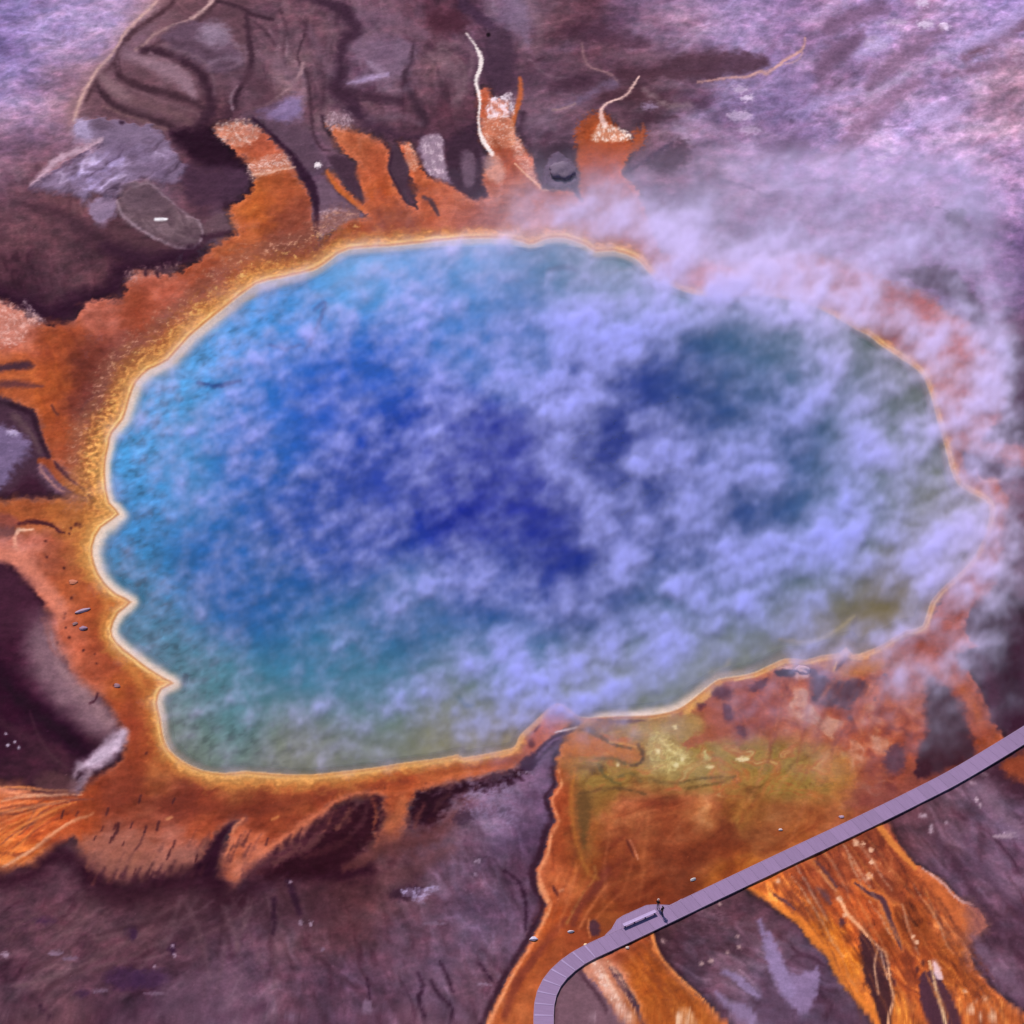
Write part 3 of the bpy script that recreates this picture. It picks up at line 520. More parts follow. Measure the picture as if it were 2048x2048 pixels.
    P([(1158, 300), (1200, 285), (1255, 300), (1240, 340), (1165, 345)], (170, 76, 34), 6, 4, 12, .6)
    # wet glints painted as pale speckle where the left runs begin
    P([(425, 260), (480, 240), (520, 262), (500, 290), (460, 295)], (228, 192, 186), 6, 6, 9, .85, key=(7, -.05, .35, 25, 2))
    P([(495, 330), (560, 310), (585, 330), (560, 345), (520, 352), (505, 368)], (238, 196, 190), 5, 4, 9, .9, key=(7, -.1, .3))
    L([(506, 352), (545, 346), (590, 336)], [5, 4, 3], (228, 178, 160), 3, 1.5, 8, .8)
    B(636, 332, (7, 6), (230, 215, 225), soft=3, rough=3, rs=6)
    P([(-20, 608), (30, 612), (82, 640), (60, 660), (40, 690), (-20, 690)], (236, 180, 172), 6, 6, 9, .85, key=(7, -.1, .3, 35, 2))
    L([(50, 610), (84, 645), (60, 630)], 12, (214, 180, 190), 4, 5, 8, .6, key=(6, 0, .3, 40, 3))
    P([(250, 545), (285, 540), (330, 532), (360, 528), (340, 552), (290, 556), (262, 575)], (196, 150, 150), 7, 6, 8, .6, key=(7, -.1, .4, 100, 2))
    for a, b in ((290, 552), (314, 556), (324, 538), (345, 535), (304, 540)):
        L([(a, b - 8), (a + 2, b)], 5, (40, 14, 32), 3, 1, 6, .8)
    # ---- left edge: fingers and the grey basin
    P([(-40, 738), (24, 729), (53, 725), (69, 733), (53, 741), (21, 743), (-40, 752)], (70, 36, 50), 4, 2, 10)
    L([(-20, 773), (40, 771), (85, 776)], [12, 14, 3], (92, 46, 54), 6, 2, 10, .85)
    L([(-20, 760), (60, 756), (90, 768)], [8, 6, 4], (196, 102, 56), 5, 2, 10, .5)
    P([(-40, 796), (34, 811), (69, 827), (76, 851), (89, 888), (100, 915), (85, 920), (75, 940), (85, 960), (110, 985), (140, 1002), (100, 1003), (60, 992), (-40, 1000)], (72, 44, 62), 5, 4, 14, h=-.15)
    L([(-20, 800), (34, 815), (66, 832), (73, 855), (86, 890), (98, 916)], [8, 9, 11, 9, 8], (46, 20, 38), 4, 2, 10, .9)
    P([(-40, 855), (20, 858), (46, 870), (62, 892), (52, 915), (30, 935), (10, 970), (-40, 980)], (124, 104, 144), 10, 7, 16, .9, h=.2)
    B(26, 868, (12, 7), (196, 176, 216), soft=6, rough=4, rs=8, op=.8)
    L([(30, 835), (62, 868), (80, 905)], [16, 10, 6], (112, 84, 88), 7, 4, 10, .6)
    P([(60, 950), (95, 985), (130, 1003), (40, 1002), (-30, 995), (20, 985)], (58, 22, 42), 10, 4, 14, .8)
    L([(80, 922), (100, 930), (120, 955), (150, 978), (172, 990)], [12, 18, 18, 16, 10], matc, 4, 2, 10, .95)
    L([(82, 930), (84, 945), (112, 975), (128, 984)], [4, 6, 4], (216, 150, 140), 4, 2, 8, .6)
    L([(110, 925), (118, 938), (143, 962), (168, 980), (182, 1002), (196, 1020)], [4, 7, 4, 5, 6, 5], (66, 32, 48), 2.5, 1.5, 8, .9)
    L([(104, 813), (110, 825), (116, 830)], 5, (92, 42, 40), 3, 1, 6, .8)
    L([(270, 716), (216, 770), (175, 805), (160, 830)], [3, 5, 5, 2], (86, 40, 44), 4, 2, 12, .6)
    # lower left tongue and salmon apron
    P([(-40, 1003), (100, 998), (160, 996), (190, 1010), (206, 1030), (240, 1030), (205, 1056), (188, 1093), (192, 1130), (211, 1164), (262, 1204), (237, 1228), (226, 1260), (262, 1308), (297, 1335), (347, 1367), (324, 1380), (316, 1405), (326, 1469), (338, 1499), (364, 1522), (404, 1545), (500, 1548), (600, 1553),
       (750, 1540), (900, 1520), (1000, 1506), (1040, 1490), (1072, 1442), (1103, 1408), (1126, 1408), (1158, 1436), (1156, 1447), (1130, 1466), (1090, 1492), (1050, 1528), (1020, 1542), (962, 1553), (909, 1566), (864, 1577), (838, 1585), (817, 1615), (814, 1647), (800, 1680), (750, 1697), (745, 1674),
       (766, 1650), (761, 1623), (764, 1596), (737, 1590), (697, 1595), (660, 1614), (639, 1638), (599, 1667), (552, 1701), (512, 1733), (482, 1765), (456, 1775), (437, 1753), (445, 1722), (453, 1684), (466, 1661), (490, 1639), (466, 1642), (435, 1668), (416, 1706), (392, 1729), (344, 1745), (310, 1743),
       (278, 1758), (252, 1766), (191, 1750), (170, 1716), (148, 1676), (114, 1692), (87, 1716), (74, 1729), (27, 1739), (-40, 1752), (-40, 1568), (34, 1576), (61, 1586), (111, 1593), (154, 1589), (185, 1560), (225, 1536), (246, 1514), (254, 1474), (239, 1451), (220, 1421), (200, 1395), (180, 1398),
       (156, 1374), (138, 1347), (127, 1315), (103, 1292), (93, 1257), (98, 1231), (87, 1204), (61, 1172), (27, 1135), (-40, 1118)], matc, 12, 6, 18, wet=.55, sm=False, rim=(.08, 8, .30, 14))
    S([(20, 1100), (170, 1080), (220, 1240), (280, 1380), (280, 1520), (190, 1600), (40, 1660), (-20, 1600), (200, 1540), (250, 1480), (130, 1310), (90, 1200)], [(146, 62, 38), (180, 86, 46), (192, 98, 56), (208, 118, 84)], 40, 62, 2.4, .32, 14, seed=423)
    S([(280, 1570), (620, 1565), (1000, 1515), (1040, 1530), (760, 1600), (540, 1700), (440, 1660), (280, 1740), (170, 1710), (150, 1650)], [(120, 46, 28), (162, 72, 42), (184, 90, 52), (206, 114, 76)], 34, -16, 3.0, .38, 12, seed=424)
    S([(-40, 1590), (110, 1600), (150, 1640), (80, 1710), (-40, 1740)], [(110, 44, 34), (184, 84, 42), (212, 108, 56), (236, 146, 92)], 16, -14, 4.0, .7, 10, seed=425)
    rf = np.random.RandomState(12)
    for k in range(34):
        y1 = rf.uniform(1574, 1742); x0 = rf.uniform(90, 190); y0 = 1606 + (y1 - 1650) * .22 + rf.uniform(-8, 8); x1 = rf.uniform(-40, 50)
        cc = ((110, 46, 40), (120, 62, 58), (238, 150, 96), (232, 132, 66), (246, 178, 140), (150, 66, 34))[rf.randint(6)]
        w = rf.uniform(2.5, 7)
        L([(x0, y0), ((x0 * 2 + x1) / 3, y0 + (y1 - y0) * .25), ((x0 + 2 * x1) / 3, y0 + (y1 - y0) * .62 + rf.uniform(-6, 6)), (x1, y1)], [w * .3, w, w, w * .6], cc, 2.5, 1.5, 8, rf.uniform(.35, .8))
    P([(-30, 1030), (20, 1030), (38, 1046), (34, 1060), (-30, 1062)], (130, 62, 58), 8, 3, 10, .8)
    P([(-40, 1052), (30, 1060), (34, 1075), (-40, 1084)], (96, 58, 70), 9, 4, 12, .7)
    L([(38, 1052), (60, 1046), (82, 1047), (106, 1054), (118, 1064), (128, 1067)], [5, 9, 9, 6, 6, 4], (62, 16, 28), 3, 1.5, 8, .95)
    L([(34, 1068), (36, 1063), (50, 1063), (68, 1061)], [6, 5, 5, 2], (252, 208, 182), 3, 1, 8, .85)
    L([(36, 1066), (30, 1078), (32, 1096), (38, 1102)], [5, 7, 5, 3], (240, 170, 145), 4, 1, 8, .8)
    for a, b, r in ((92, 1085, 3), (94, 1116, 3), (128, 1137, 3), (142, 1057, 3), (139, 1068, 2.5), (160, 1052, 5), (152, 1050, 4), (130, 1228, 3), (128, 1237, 3), (132, 1258, 2.5), (139, 1277, 3), (115, 1288, 2.5), (167, 1303, 3), (293, 1508, 3), (231, 1373, 5), (190, 1310, 2), (193, 1328, 2), (143, 1198, 3)):
        B(a, b, r, (70, 24, 26), soft=2, rough=1, rs=6, op=.85)
    P([(-40, 1108), (40, 1100), (70, 1130), (120, 1190), (135, 1225), (118, 1240), (100, 1215), (60, 1168), (20, 1130), (-40, 1118)], (214, 126, 104), 9, 4, 14, .75)
    for a, b, c in ((262, 1204, 1), (349, 1367, 1)):
        P([(a - 78, b - 34), (a - 20, b - 6), (a - 4, b), (a - 30, b + 14), (a - 60, b + 10)], (176, 86, 44), 8, 3, 14, .7)
    L([(165, 1090), (172, 1135), (196, 1180)], 8, (216, 140, 76), 8, 2, 16, .5)
    L([(215, 1205), (205, 1250), (222, 1300), (262, 1340), (285, 1372)], [14, 16, 16, 14], (206, 132, 66), 12, 3, 16, .6)
    L([(262, 1385), (258, 1430), (268, 1480), (280, 1540)], [22, 26, 24, 20], (142, 56, 34), 14, 4, 18, .6)
    # purple valley west of it
    L([(66, 1235), (74, 1262), (93, 1329), (127, 1382), (172, 1424), (208, 1455)], [30, 54, 66, 70, 64, 46], (138, 103, 116), 30, 5, 30, .9)
    L([(100, 1270), (118, 1325), (146, 1372), (190, 1412), (222, 1448)], [8, 14, 22, 26, 22], (164, 124, 132), 14, 4, 20, .7)
    P([(-40, 1130), (30, 1142), (62, 1180), (80, 1210), (80, 1240), (50, 1270), (-40, 1280)], (72, 34, 54), 14, 5, 22, .7)
    L([(84, 1240), (95, 1262), (102, 1296), (126, 1322)], 6, (150, 92, 92), 5, 2, 10, .5)
    L([(-20, 1330), (32, 1392), (80, 1434), (127, 1468), (170, 1505)], [30, 26, 34, 40, 30], (34, 3, 28), 24, 5, 26, .95)
    L([(-10, 1440), (40, 1470), (80, 1500), (120, 1532)], [20, 20, 14], (74, 40, 54), 12, 4, 20, .5)
    L([(60, 1425), (75, 1470), (100, 1510), (135, 1540)], 4, (84, 52, 62), 4, 1, 10, .5)
    L([(166, 1534), (190, 1524), (212, 1506), (234, 1486), (247, 1466)], [18, 30, 32, 30, 18], (214, 186, 212), 10, 3, 16, .95)
    L([(158, 1532), (148, 1560), (150, 1580), (180, 1548)], [10, 12, 20, 14], (166, 138, 158), 7, 3, 12, .7)
    P([(70, 1560), (110, 1545), (150, 1560), (150, 1588), (110, 1590), (80, 1582)], (96, 60, 64), 9, 4, 14, .7)
    L([(180, 1408), (190, 1403), (196, 1390)], 4, (60, 20, 36), 2.5, 1, 6, .9)
    for a, b, r in ((16, 1493, 3), (30, 1487, 2.5), (38, 1498, 2.5), (12, 1470, 2)):
        B(a, b, r, (205, 190, 215), soft=2, rough=1, rs=5, op=.85)  # pale dots are painted glints
    # ---- south shore: dark brushed fringe below the orange
    L([(-20, 1770), (60, 1752), (110, 1716), (150, 1722), (190, 1766), (245, 1790), (300, 1775), (340, 1768), (400, 1752), (430, 1770), (445, 1800), (480, 1800), (540, 1752), (640, 1748), (740, 1748)], [24, 30, 34, 30, 44, 50, 44, 44, 48, 50, 50, 40, 40, 44, 30], (42, 9, 27), 26, 8, 22, .9)
    P([(660, 1628), (676, 1612), (690, 1618), (715, 1612), (748, 1592), (764, 1600), (760, 1625), (764, 1652), (745, 1677), (720, 1705), (690, 1735), (640, 1752), (570, 1758), (515, 1748), (560, 1712), (620, 1672)], (44, 10, 24), 14, 14, 16, .93)
    P([(818, 1632), (838, 1588), (870, 1580), (930, 1567), (1010, 1550), (1050, 1530), (1040, 1560), (985, 1580), (930, 1590), (890, 1618), (875, 1650), (840, 1656)], (34, 5, 20), 12, 10, 14, .92)
    for k in range(60):
        t = rf.uniform(0, 1); x = 160 + 360 * t + rf.uniform(-8, 8); yb = 1702 + 38 * math.sin(t * 5.2 + .4) * .6 + rf.uniform(-26, 18)
        ln = rf.uniform(16, 42); w = rf.uniform(3, 8)
        L([(x, yb), (x - ln * .28, yb + ln * .55), (x - ln * .5, yb + ln)], [w * .3, w * .8, w * 1.4], ((70, 30, 40), (110, 58, 56), (206, 122, 88), (92, 44, 46))[rf.randint(4)], 4, 1.5, 8, rf.uniform(.3, .65))
    L([(160, 1692), (215, 1738), (280, 1742), (350, 1726), (410, 1700)], [20, 34, 30, 34, 24], (128, 78, 74), 20, 8, 18, .6)
    L([(480, 1740), (540, 1705), (600, 1668), (650, 1636)], [26, 26, 24, 20], (176, 104, 88), 14, 8, 14, .6)
    L([(500, 1752), (560, 1716), (620, 1680), (668, 1640)], [22, 26, 24, 16], (84, 40, 52), 14, 9, 12, .75)
    L([(760, 1690), (820, 1690), (880, 1660), (930, 1610)], [30, 40, 34, 16], (96, 48, 48), 24, 8, 20, .7)
    L([(780, 1652), (800, 1630), (806, 1600)], [26, 22, 18], (190, 104, 66), 8, 4, 12, .6)
    L([(466, 1648), (440, 1676), (424, 1712), (410, 1740)], [4, 14, 26, 34], (42, 10, 30), 6, 3, 12, .92)
    L([(488, 1640), (470, 1655), (466, 1668)], [5, 7, 5], (224, 132, 96), 3, 1, 8, .8)
    P([(160, 1680), (240, 1660), (330, 1690), (400, 1720), (350, 1742), (280, 1752), (210, 1740)], (160, 98, 84), 14, 8, 16, .45)
    for p, w, c, o in (([(700, 1618), (692, 1640), (672, 1660)], [6, 14, 8], (150, 92, 78), .6), ([(735, 1610), (728, 1640), (705, 1668)], [5, 10, 8], (84, 44, 52), .6), ([(655, 1650), (635, 1680), (600, 1705)], [6, 16, 10], (104, 60, 62), .6), ([(700, 1680), (660, 1700), (610, 1716)], [8, 14, 8], (70, 30, 38), .7), ([(600, 1690), (575, 1715), (545, 1730)], [6, 12, 8], (112, 66, 66), .55), ([(745, 1600), (752, 1630), (745, 1660)], [3, 6, 3], (196, 108, 72), .5),
                       ([(680, 1622), (664, 1640), (650, 1664)], [4, 8, 5], (186, 108, 82), .55), ([(850, 1610), (838, 1630), (830, 1655)], [5, 10, 6], (120, 66, 62), .55), ([(900, 1590), (880, 1606), (866, 1628)], [5, 10, 6], (84, 46, 52), .6), ([(960, 1572), (935, 1584), (905, 1600)], [4, 8, 4], (92, 56, 66), .5), ([(770, 1680), (740, 1715), (690, 1740)], [8, 22, 14], (104, 56, 54), .55)):
        L(p, w, c, 6, 4, 10, o)
    for p, w, c, o in (([(180, 1800), (330, 1800), (480, 1810), (640, 1800), (760, 1790)], [30, 60, 70, 66, 30], (62, 32, 42), .55), ([(300, 1830), (420, 1860), (520, 1840)], [20, 50, 20], (70, 40, 50), .4), ([(560, 1780), (660, 1840), (720, 1850)], [20, 50, 20], (68, 36, 46), .4)):
        L(p, w, c, 30, 10, 30, o)
    rr_ = np.random.RandomState(5)
    for k in range(26):
        a = math.radians(rr_.uniform(60, 150)); x0, y0 = 500 + rr_.uniform(-150, 60), 1800 + rr_.uniform(-10, 20); ln = rr_.uniform(60, 190); w = rr_.uniform(4, 12)
        L([(x0, y0), (x0 + ln * .5 * math.cos(a), y0 + ln * .5 * math.sin(a)), (x0 + ln * math.cos(a + .08), y0 + ln * math.sin(a + .08))], [w * .4, w, w * .7], ((58, 30, 42), (120, 86, 96), (74, 44, 54), (112, 80, 92))[rr_.randint(4)], 7, 3, 14, rr_.uniform(.2, .5))
    for k in range(22):
        a = math.radians(rr_.uniform(140, 168)); x0, y0 = 330 + rr_.uniform(-180, 60), 1815 + rr_.uniform(-10, 120); ln = rr_.uniform(70, 200); w = rr_.uniform(4, 11)
        L([(x0, y0), (x0 + ln * .5 * math.cos(a), y0 + ln * .5 * math.sin(a)), (x0 + ln * math.cos(a + .06), y0 + ln * math.sin(a + .06))], [w * .4, w, w * .7], ((58, 30, 42), (126, 92, 100), (74, 44, 54), (114, 82, 92))[rr_.randint(4)], 7, 3, 14, rr_.uniform(.2, .5))
    L([(500, 1722), (552, 1690), (600, 1655), (640, 1626), (672, 1602), (720, 1588), (764, 1586)], [6, 10, 12, 9, 7, 5, 4], (216, 118, 84), 6, 3, 10, .7)
    L([(790, 1590), (840, 1578), (900, 1560), (960, 1546), (1010, 1532)], [6, 6, 7, 6, 4], (206, 104, 66), 5, 2, 10, .6)
    L([(230, 1600), (350, 1612), (470, 1622), (560, 1612), (640, 1590), (720, 1576), (820, 1562)], [10, 20, 26, 24, 18, 12, 8], (112, 42, 28), 12, 5, 18, .5)
    L([(1040, 1540), (1000, 1550), (960, 1562)], [4, 5, 3], (60, 20, 32), 4, 2, 8, .7)
    # brushed streaks where orange frays into the dark
    for (x0, y0, dx, dy, n, sp, c, w, sd) in ((560, 1690, -14, 26, 7, (24, -15), (52, 18, 34), 9, 1), (640, 1640, -16, 30, 6, (12, -4), (58, 22, 34), 9, 2), (210, 1735, -14, 26, 8, (24, 3), (58, 22, 38), 9, 3), (300, 1728, -12, 24, 6, (22, 1), (62, 26, 38), 8, 4)):
        r = np.random.RandomState(sd)
        for k in range(n):
            a, b = x0 + sp[0] * k + r.uniform(-6, 6), y0 + sp[1] * k + r.uniform(-5, 5)
            f = r.uniform(.6, 1.3)
            L([(a, b), (a + dx * .5 * f, b + dy * .5 * f), (a + dx * f, b + dy * f)], [2, w * .7, w * 1.4], c, 5, 1.5, 8, .75)
    for a, b, r in ((215, 1627, 4), (230, 1655, 3), (235, 1659, 6), (228, 1674, 4), (222, 1682, 4), (263, 1652, 3.5), (291, 1661, 4), (316, 1654, 5), (247, 1690, 2.5), (190, 1679, 2.5), (204, 1660, 2.5), (348, 1690, 4), (339, 1708, 4), (336, 1716, 3.5), (393, 1720, 4), (280, 1600, 4), (347, 1602, 3), (270, 1746, 3), (125, 1632, 4), (155, 1630, 2.5), (534, 1686, 4)):
        L([(a + 2, b - r * 1.6), (a - 2, b + r * 1.6)], r, (66, 24, 32), 2, 1, 6, .85)
    L([(291, 1665), (280, 1690), (270, 1704)], 3.5, (74, 32, 40), 3, 1, 6, .7)
    L([(335, 1640), (343, 1636)], 6, (222, 148, 100), 3, 1, 6, .7); L([(545, 1640), (556, 1635)], 6, (222, 140, 80), 3, 1, 6, .6)
    P([(720, 1760), (790, 1740), (850, 1712), (900, 1690), (905, 1710), (850, 1745), (780, 1765)], (104, 62, 68), 14, 6, 20, .6)
    P([(780, 1790), (810, 1775), (840, 1772), (845, 1790), (800, 1805)], (52, 26, 44), 7, 4, 10, .8)
    P([(802, 1788), (818, 1778), (860, 1776), (880, 1775), (862, 1788), (845, 1808), (825, 1800)], (178, 158, 202), 4, 5, 9, .9, key=(9, -.4, .2))
    P([(930, 1590), (970, 1565), (1030, 1570), (1030, 1640), (1000, 1670), (960, 1650), (925, 1625)], (146, 122, 158), 16, 8, 18, .65, key=(8, -.5, .5))
    P([(905, 1640), (930, 1620), (945, 1640), (925, 1655)], (60, 36, 56), 6, 5, 8, .7)
    for p, w in (([(836, 1950), (846, 1975), (838, 2000), (850, 2040)], [4, 8, 9, 7]), ([(880, 1925), (895, 1955), (905, 1985)], [4, 7, 5]), ([(862, 1965), (880, 1995), (905, 2020), (900, 2048)], [4, 7, 7]), ([(960, 1930), (975, 1950), (985, 1965)], [4, 6, 3]), ([(735, 1960), (740, 2000)], [3, 5]), ([(548, 1800), (548, 1850), (545, 1870)], [9, 10, 6]),
                 ([(577, 1765), (590, 1800), (600, 1830)], [10, 14, 8]), ([(1010, 1745), (1040, 1770), (1052, 1820), (1050, 1860)], [5, 7, 6]), ([(79, 2012), (95, 2030), (110, 2046)], 4)):
        L(p, w, (46, 20, 40), 5, 3, 10, .8)
    for a, b, r, t in ((90, 1845, (18, 5), 62), (265, 1870, (9, 12), 55), (345, 1900, (6, 9), 40), (250, 1960, (40, 22), 60), (165, 1990, (12, 6), 60), (300, 1960, (40, 20), 66)):
        B(a, b, r, (t, t - 28, t + 6), soft=9, rough=5, rs=10, op=.7)
    for a, b, r, t in ((10, 1912, (8, 5), 185), (112, 1908, (14, 5), 140), (140, 1918, (16, 4), 130), (310, 1990, (22, 3), 140), (200, 1985, (16, 3), 135), (602, 1848, (4, 4), 170), (622, 1850, (4, 5), 180), (580, 1765, (3, 3), 190), (646, 1900, (5, 3), 140), (735, 2015, (10, 14), 130), (580, 2030, (16, 6), 130), (310, 1935, (3, 3), 190), (350, 1912, (3, 4), 200), (955, 1726, (7, 4), 170), (950, 1750, (4, 3), 150), (870, 1850, (24, 4), 130), (968, 1970, (14, 3), 150), (345, 1895, (3, 3), 190)):
        B(a, b, r, (t, t - 28, t - 2), soft=3, rough=3, rs=6, op=.75)
    P([(30, 1830), (200, 1818), (240, 1830), (150, 1870), (20, 1900)], (112, 76, 84), 16, 8, 16, .5, key=(10, -.3, .5, -32, 5))
    P([(330, 1960), (470, 1940), (500, 2040), (400, 2060), (330, 2040)], (112, 80, 100), 20, 8, 22, .5)
    # ---- south-east mat
    P([(1160, 1440), (1194, 1436), (1323, 1430), (1379, 1406), (1437, 1362), (1520, 1345), (1610, 1324), (1690, 1310), (1775, 1290), (1850, 1260), (1900, 1180), (1960, 1140), (1990, 1150), (1945, 1215), (1933, 1254), (1939, 1278), (1960, 1296), (1915, 1312), (1949, 1363), (1973, 1408), (2000, 1458), (2010, 1482),
       (1949, 1530), (1840, 1585), (1740, 1640), (1600, 1705), (1480, 1765), (1340, 1830), (1200, 1900), (1130, 1945), (1100, 1990), (1085, 2060), (1068, 2120), (930, 2120), (973, 2046), (1002, 1986), (1026, 1940), (1058, 1890), (1079, 1849), (1093, 1812), (1078, 1780), (1072, 1745), (1090, 1706), (1097, 1668), (1111, 1642),
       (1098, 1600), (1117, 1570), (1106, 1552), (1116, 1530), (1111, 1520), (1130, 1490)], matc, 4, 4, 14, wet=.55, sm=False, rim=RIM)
    S([(1190, 1600), (1450, 1590), (1660, 1600), (1640, 1680), (1400, 1790), (1260, 1830), (1150, 1840), (1180, 1720)], [(116, 42, 28), (150, 66, 40), (178, 90, 58), (206, 122, 92)], 46, -30, 2.0, .5, 22, seed=430)
    S([(1110, 1560), (1180, 1620), (1170, 1760), (1130, 1850), (1060, 1960), (1000, 2060), (980, 2030), (1070, 1880), (1090, 1780)], [(140, 58, 30), (184, 86, 40), (200, 102, 50), (222, 132, 82)], 26, 78, 2.6, .5, 14, seed=431)
    P([(1440, 1380), (1700, 1330), (1840, 1330), (1830, 1480), (1780, 1580), (1650, 1660), (1450, 1780), (1200, 1880), (1160, 1640), (1400, 1600), (1560, 1590), (1500, 1480)], (.94, 1.03, .86), 40, 10, 30, .9, mul=True)
    S([(1460, 1380), (1700, 1350), (1830, 1330), (1840, 1480), (1800, 1580), (1690, 1640), (1600, 1480), (1440, 1470)], [(126, 52, 40), (160, 72, 52), (182, 92, 64), (198, 130, 112)], 40, 30, 1.5, .6, 20, seed=432, sharp=1.2)
    ed = np.array([(1112, 1540), (1118, 1570), (1099, 1600), (1112, 1642), (1098, 1668), (1091, 1706), (1073, 1745), (1079, 1780), (1094, 1812), (1080, 1849), (1059, 1890), (1027, 1940), (1003, 1986), (974, 2046), (950, 2090)], float)
    L(ed - (9, 2), [4, 6, 8, 8, 12, 14, 16, 12, 10, 9, 8, 8, 8], (48, 18, 34), 6, 3, 14, .75)
    L(ed + (5, 2), [3, 4, 5, 5, 6, 6, 14, 10, 5, 5, 6, 8, 9], (250, 164, 116), 4, 2, 14, .8, key=(26, -.9, -.2))
    L([(1130, 1840), (1100, 1880), (1060, 1930), (1030, 1975), (1008, 2040)], [10, 14, 16, 18, 16], (120, 48, 36), 7, 3, 14, .75)
    L([(1214, 1745), (1192, 1780), (1160, 1815), (1146, 1850)], [18, 20, 16, 10], (112, 44, 36), 8, 3, 12, .75); L([(1190, 1735), (1188, 1760), (1160, 1800), (1134, 1850)], 4, (168, 112, 62), 4, 2, 10, .6)
    L([(1215, 1770), (1180, 1820), (1158, 1860)], 5, (214, 120, 74), 5, 2, 10, .6); L([(1240, 1790), (1200, 1830), (1180, 1860)], 4, (208, 112, 66), 5, 2, 10, .5)
    P([(1178, 1850), (1186, 1842), (1198, 1850), (1200, 1868), (1188, 1876), (1180, 1868)], (74, 40, 56), 3, 2, 6, .9); L([(1178, 1842), (1176, 1860), (1180, 1876)], 3, (232, 140, 90), 3, 1, 6, .7)
    L([(1254, 1683), (1260, 1698), (1268, 1716)], [2, 4, 2], (66, 22, 24), 2, .8, 6, .9); L([(1260, 1682), (1268, 1700), (1276, 1720)], 3, (236, 156, 124), 2, 1, 6, .7)
    L([(1106, 1776), (1110, 1784), (1115, 1792)], [3, 7, 3], (60, 20, 30), 2, 1, 6, .9); L([(1120, 1784), (1126, 1782)], 4, (250, 180, 140), 3, 1, 6, .7)
    L([(1056, 1530), (1075, 1512), (1095, 1490), (1125, 1468), (1158, 1446)], [30, 20, 16, 12, 4], (58, 32, 58), 5, 3, 10, .92)
    L([(1110, 1466), (1135, 1460), (1154, 1455)], [2, 5, 3], (228, 208, 220), 2, 1, 6, .9)
    L([(1075, 1515), (1100, 1488), (1120, 1476)], 5, (140, 112, 150), 4, 3, 8, .6)
    L([(1030, 1545), (1070, 1550), (1060, 1575)], 8, (170, 150, 175), 5, 5, 8, .6, key=(7, 0, .4))
    B(1062, 1488, (7, 9), (84, 26, 24), soft=4, rough=2, op=.85); L([(1070, 1462), (1078, 1450)], 6, (78, 28, 34), 3, 1, 6, .8)
    L([(1032, 1498), (1040, 1476), (1060, 1452)], 5, (246, 160, 92), 4, 1, 8, .7)
    P([(1150, 1445), (1200, 1440), (1330, 1432), (1375, 1410), (1400, 1430), (1420, 1470), (1400, 1492), (1500, 1478), (1600, 1486), (1680, 1515), (1705, 1560), (1650, 1594), (1560, 1592), (1480, 1590), (1400, 1575), (1330, 1580), (1270, 1574), (1200, 1590), (1185, 1640), (1172, 1720), (1155, 1690), (1150, 1590), (1140, 1540), (1150, 1480)], (150, 112, 62), 36, 12, 26, .55)
    S([(1150, 1450), (1330, 1440), (1400, 1490), (1640, 1490), (1700, 1560), (1640, 1600), (1400, 1590), (1200, 1600), (1150, 1560)], [(104, 74, 38), (142, 104, 52), (160, 126, 66), (172, 108, 60), (196, 172, 112)], 40, -8, 1.8, .6, 18, seed=433, sharp=1.2)
    P([(1220, 1440), (1330, 1436), (1380, 1420), (1410, 1450), (1380, 1500), (1420, 1520), (1400, 1560), (1320, 1560), (1280, 1540), (1290, 1480)], (168, 140, 90), 20, 10, 16, .62)
    P([(1300, 1470), (1330, 1460), (1350, 1490), (1380, 1510), (1375, 1530), (1320, 1545), (1295, 1510)], (208, 190, 128), 5, 7, 8, .8, key=(9, -.2, .4))
    for a, b, r in ((1316, 1504, 5), (1352, 1532, 5), (1365, 1520, 4), (1485, 1521, (14, 4)), (1350, 1455, 4), (1420, 1536, (8, 3)), (1236, 1530, 4)):
        B(a, b, r, (236, 216, 168), soft=3, rough=2, rs=6, op=.85)
    P([(1140, 1468), (1200, 1470), (1270, 1490), (1285, 1520), (1240, 1525), (1160, 1512), (1120, 1510)], (186, 104, 50), 8, 5, 14, .75)
    for p, w, c in (([(1194, 1440), (1240, 1443), (1290, 1442)], [2, 8, 2], (84, 46, 52)), ([(1180, 1462), (1200, 1475), (1228, 1490), (1262, 1498)], [10, 8, 5, 5], (92, 70, 44)), ([(1276, 1492), (1286, 1510), (1280, 1528), (1262, 1532)], [6, 8, 6, 5], (84, 58, 40)), ([(1192, 1520), (1225, 1518), (1250, 1530)], 5, (100, 82, 46)), ([(1196, 1530), (1210, 1555), (1240, 1570)], [6, 6, 4], (96, 82, 48)),
                    ([(1300, 1560), (1340, 1570), (1400, 1560), (1440, 1556)], [4, 5, 5], (104, 78, 46)), ([(1370, 1580), (1430, 1570), (1470, 1555)], [4, 5, 4], (104, 78, 42)), ([(1160, 1590), (1230, 1578), (1290, 1590)], [6, 4, 5], (98, 66, 40)), ([(1220, 1485), (1240, 1488), (1270, 1495)], 3, (222, 160, 90)), ([(1280, 1565), (1262, 1548), (1236, 1556)], 4, (104, 86, 52)), ([(1320, 1480), (1345, 1505), (1372, 1515)], 4, (232, 208, 150))):
        L(p, w, c, 4, 2.5, 9, .8)
    P([(1158, 1592), (1175, 1588), (1184, 1610), (1178, 1650), (1168, 1700), (1158, 1660), (1152, 1620)], (98, 66, 34), 8, 4, 12, .85)
    L([(1150, 1540), (1142, 1600), (1148, 1660), (1160, 1710), (1178, 1750), (1196, 1760)], [6, 8, 6, 7, 5], (178, 108, 46), 6, 2, 12, .7)
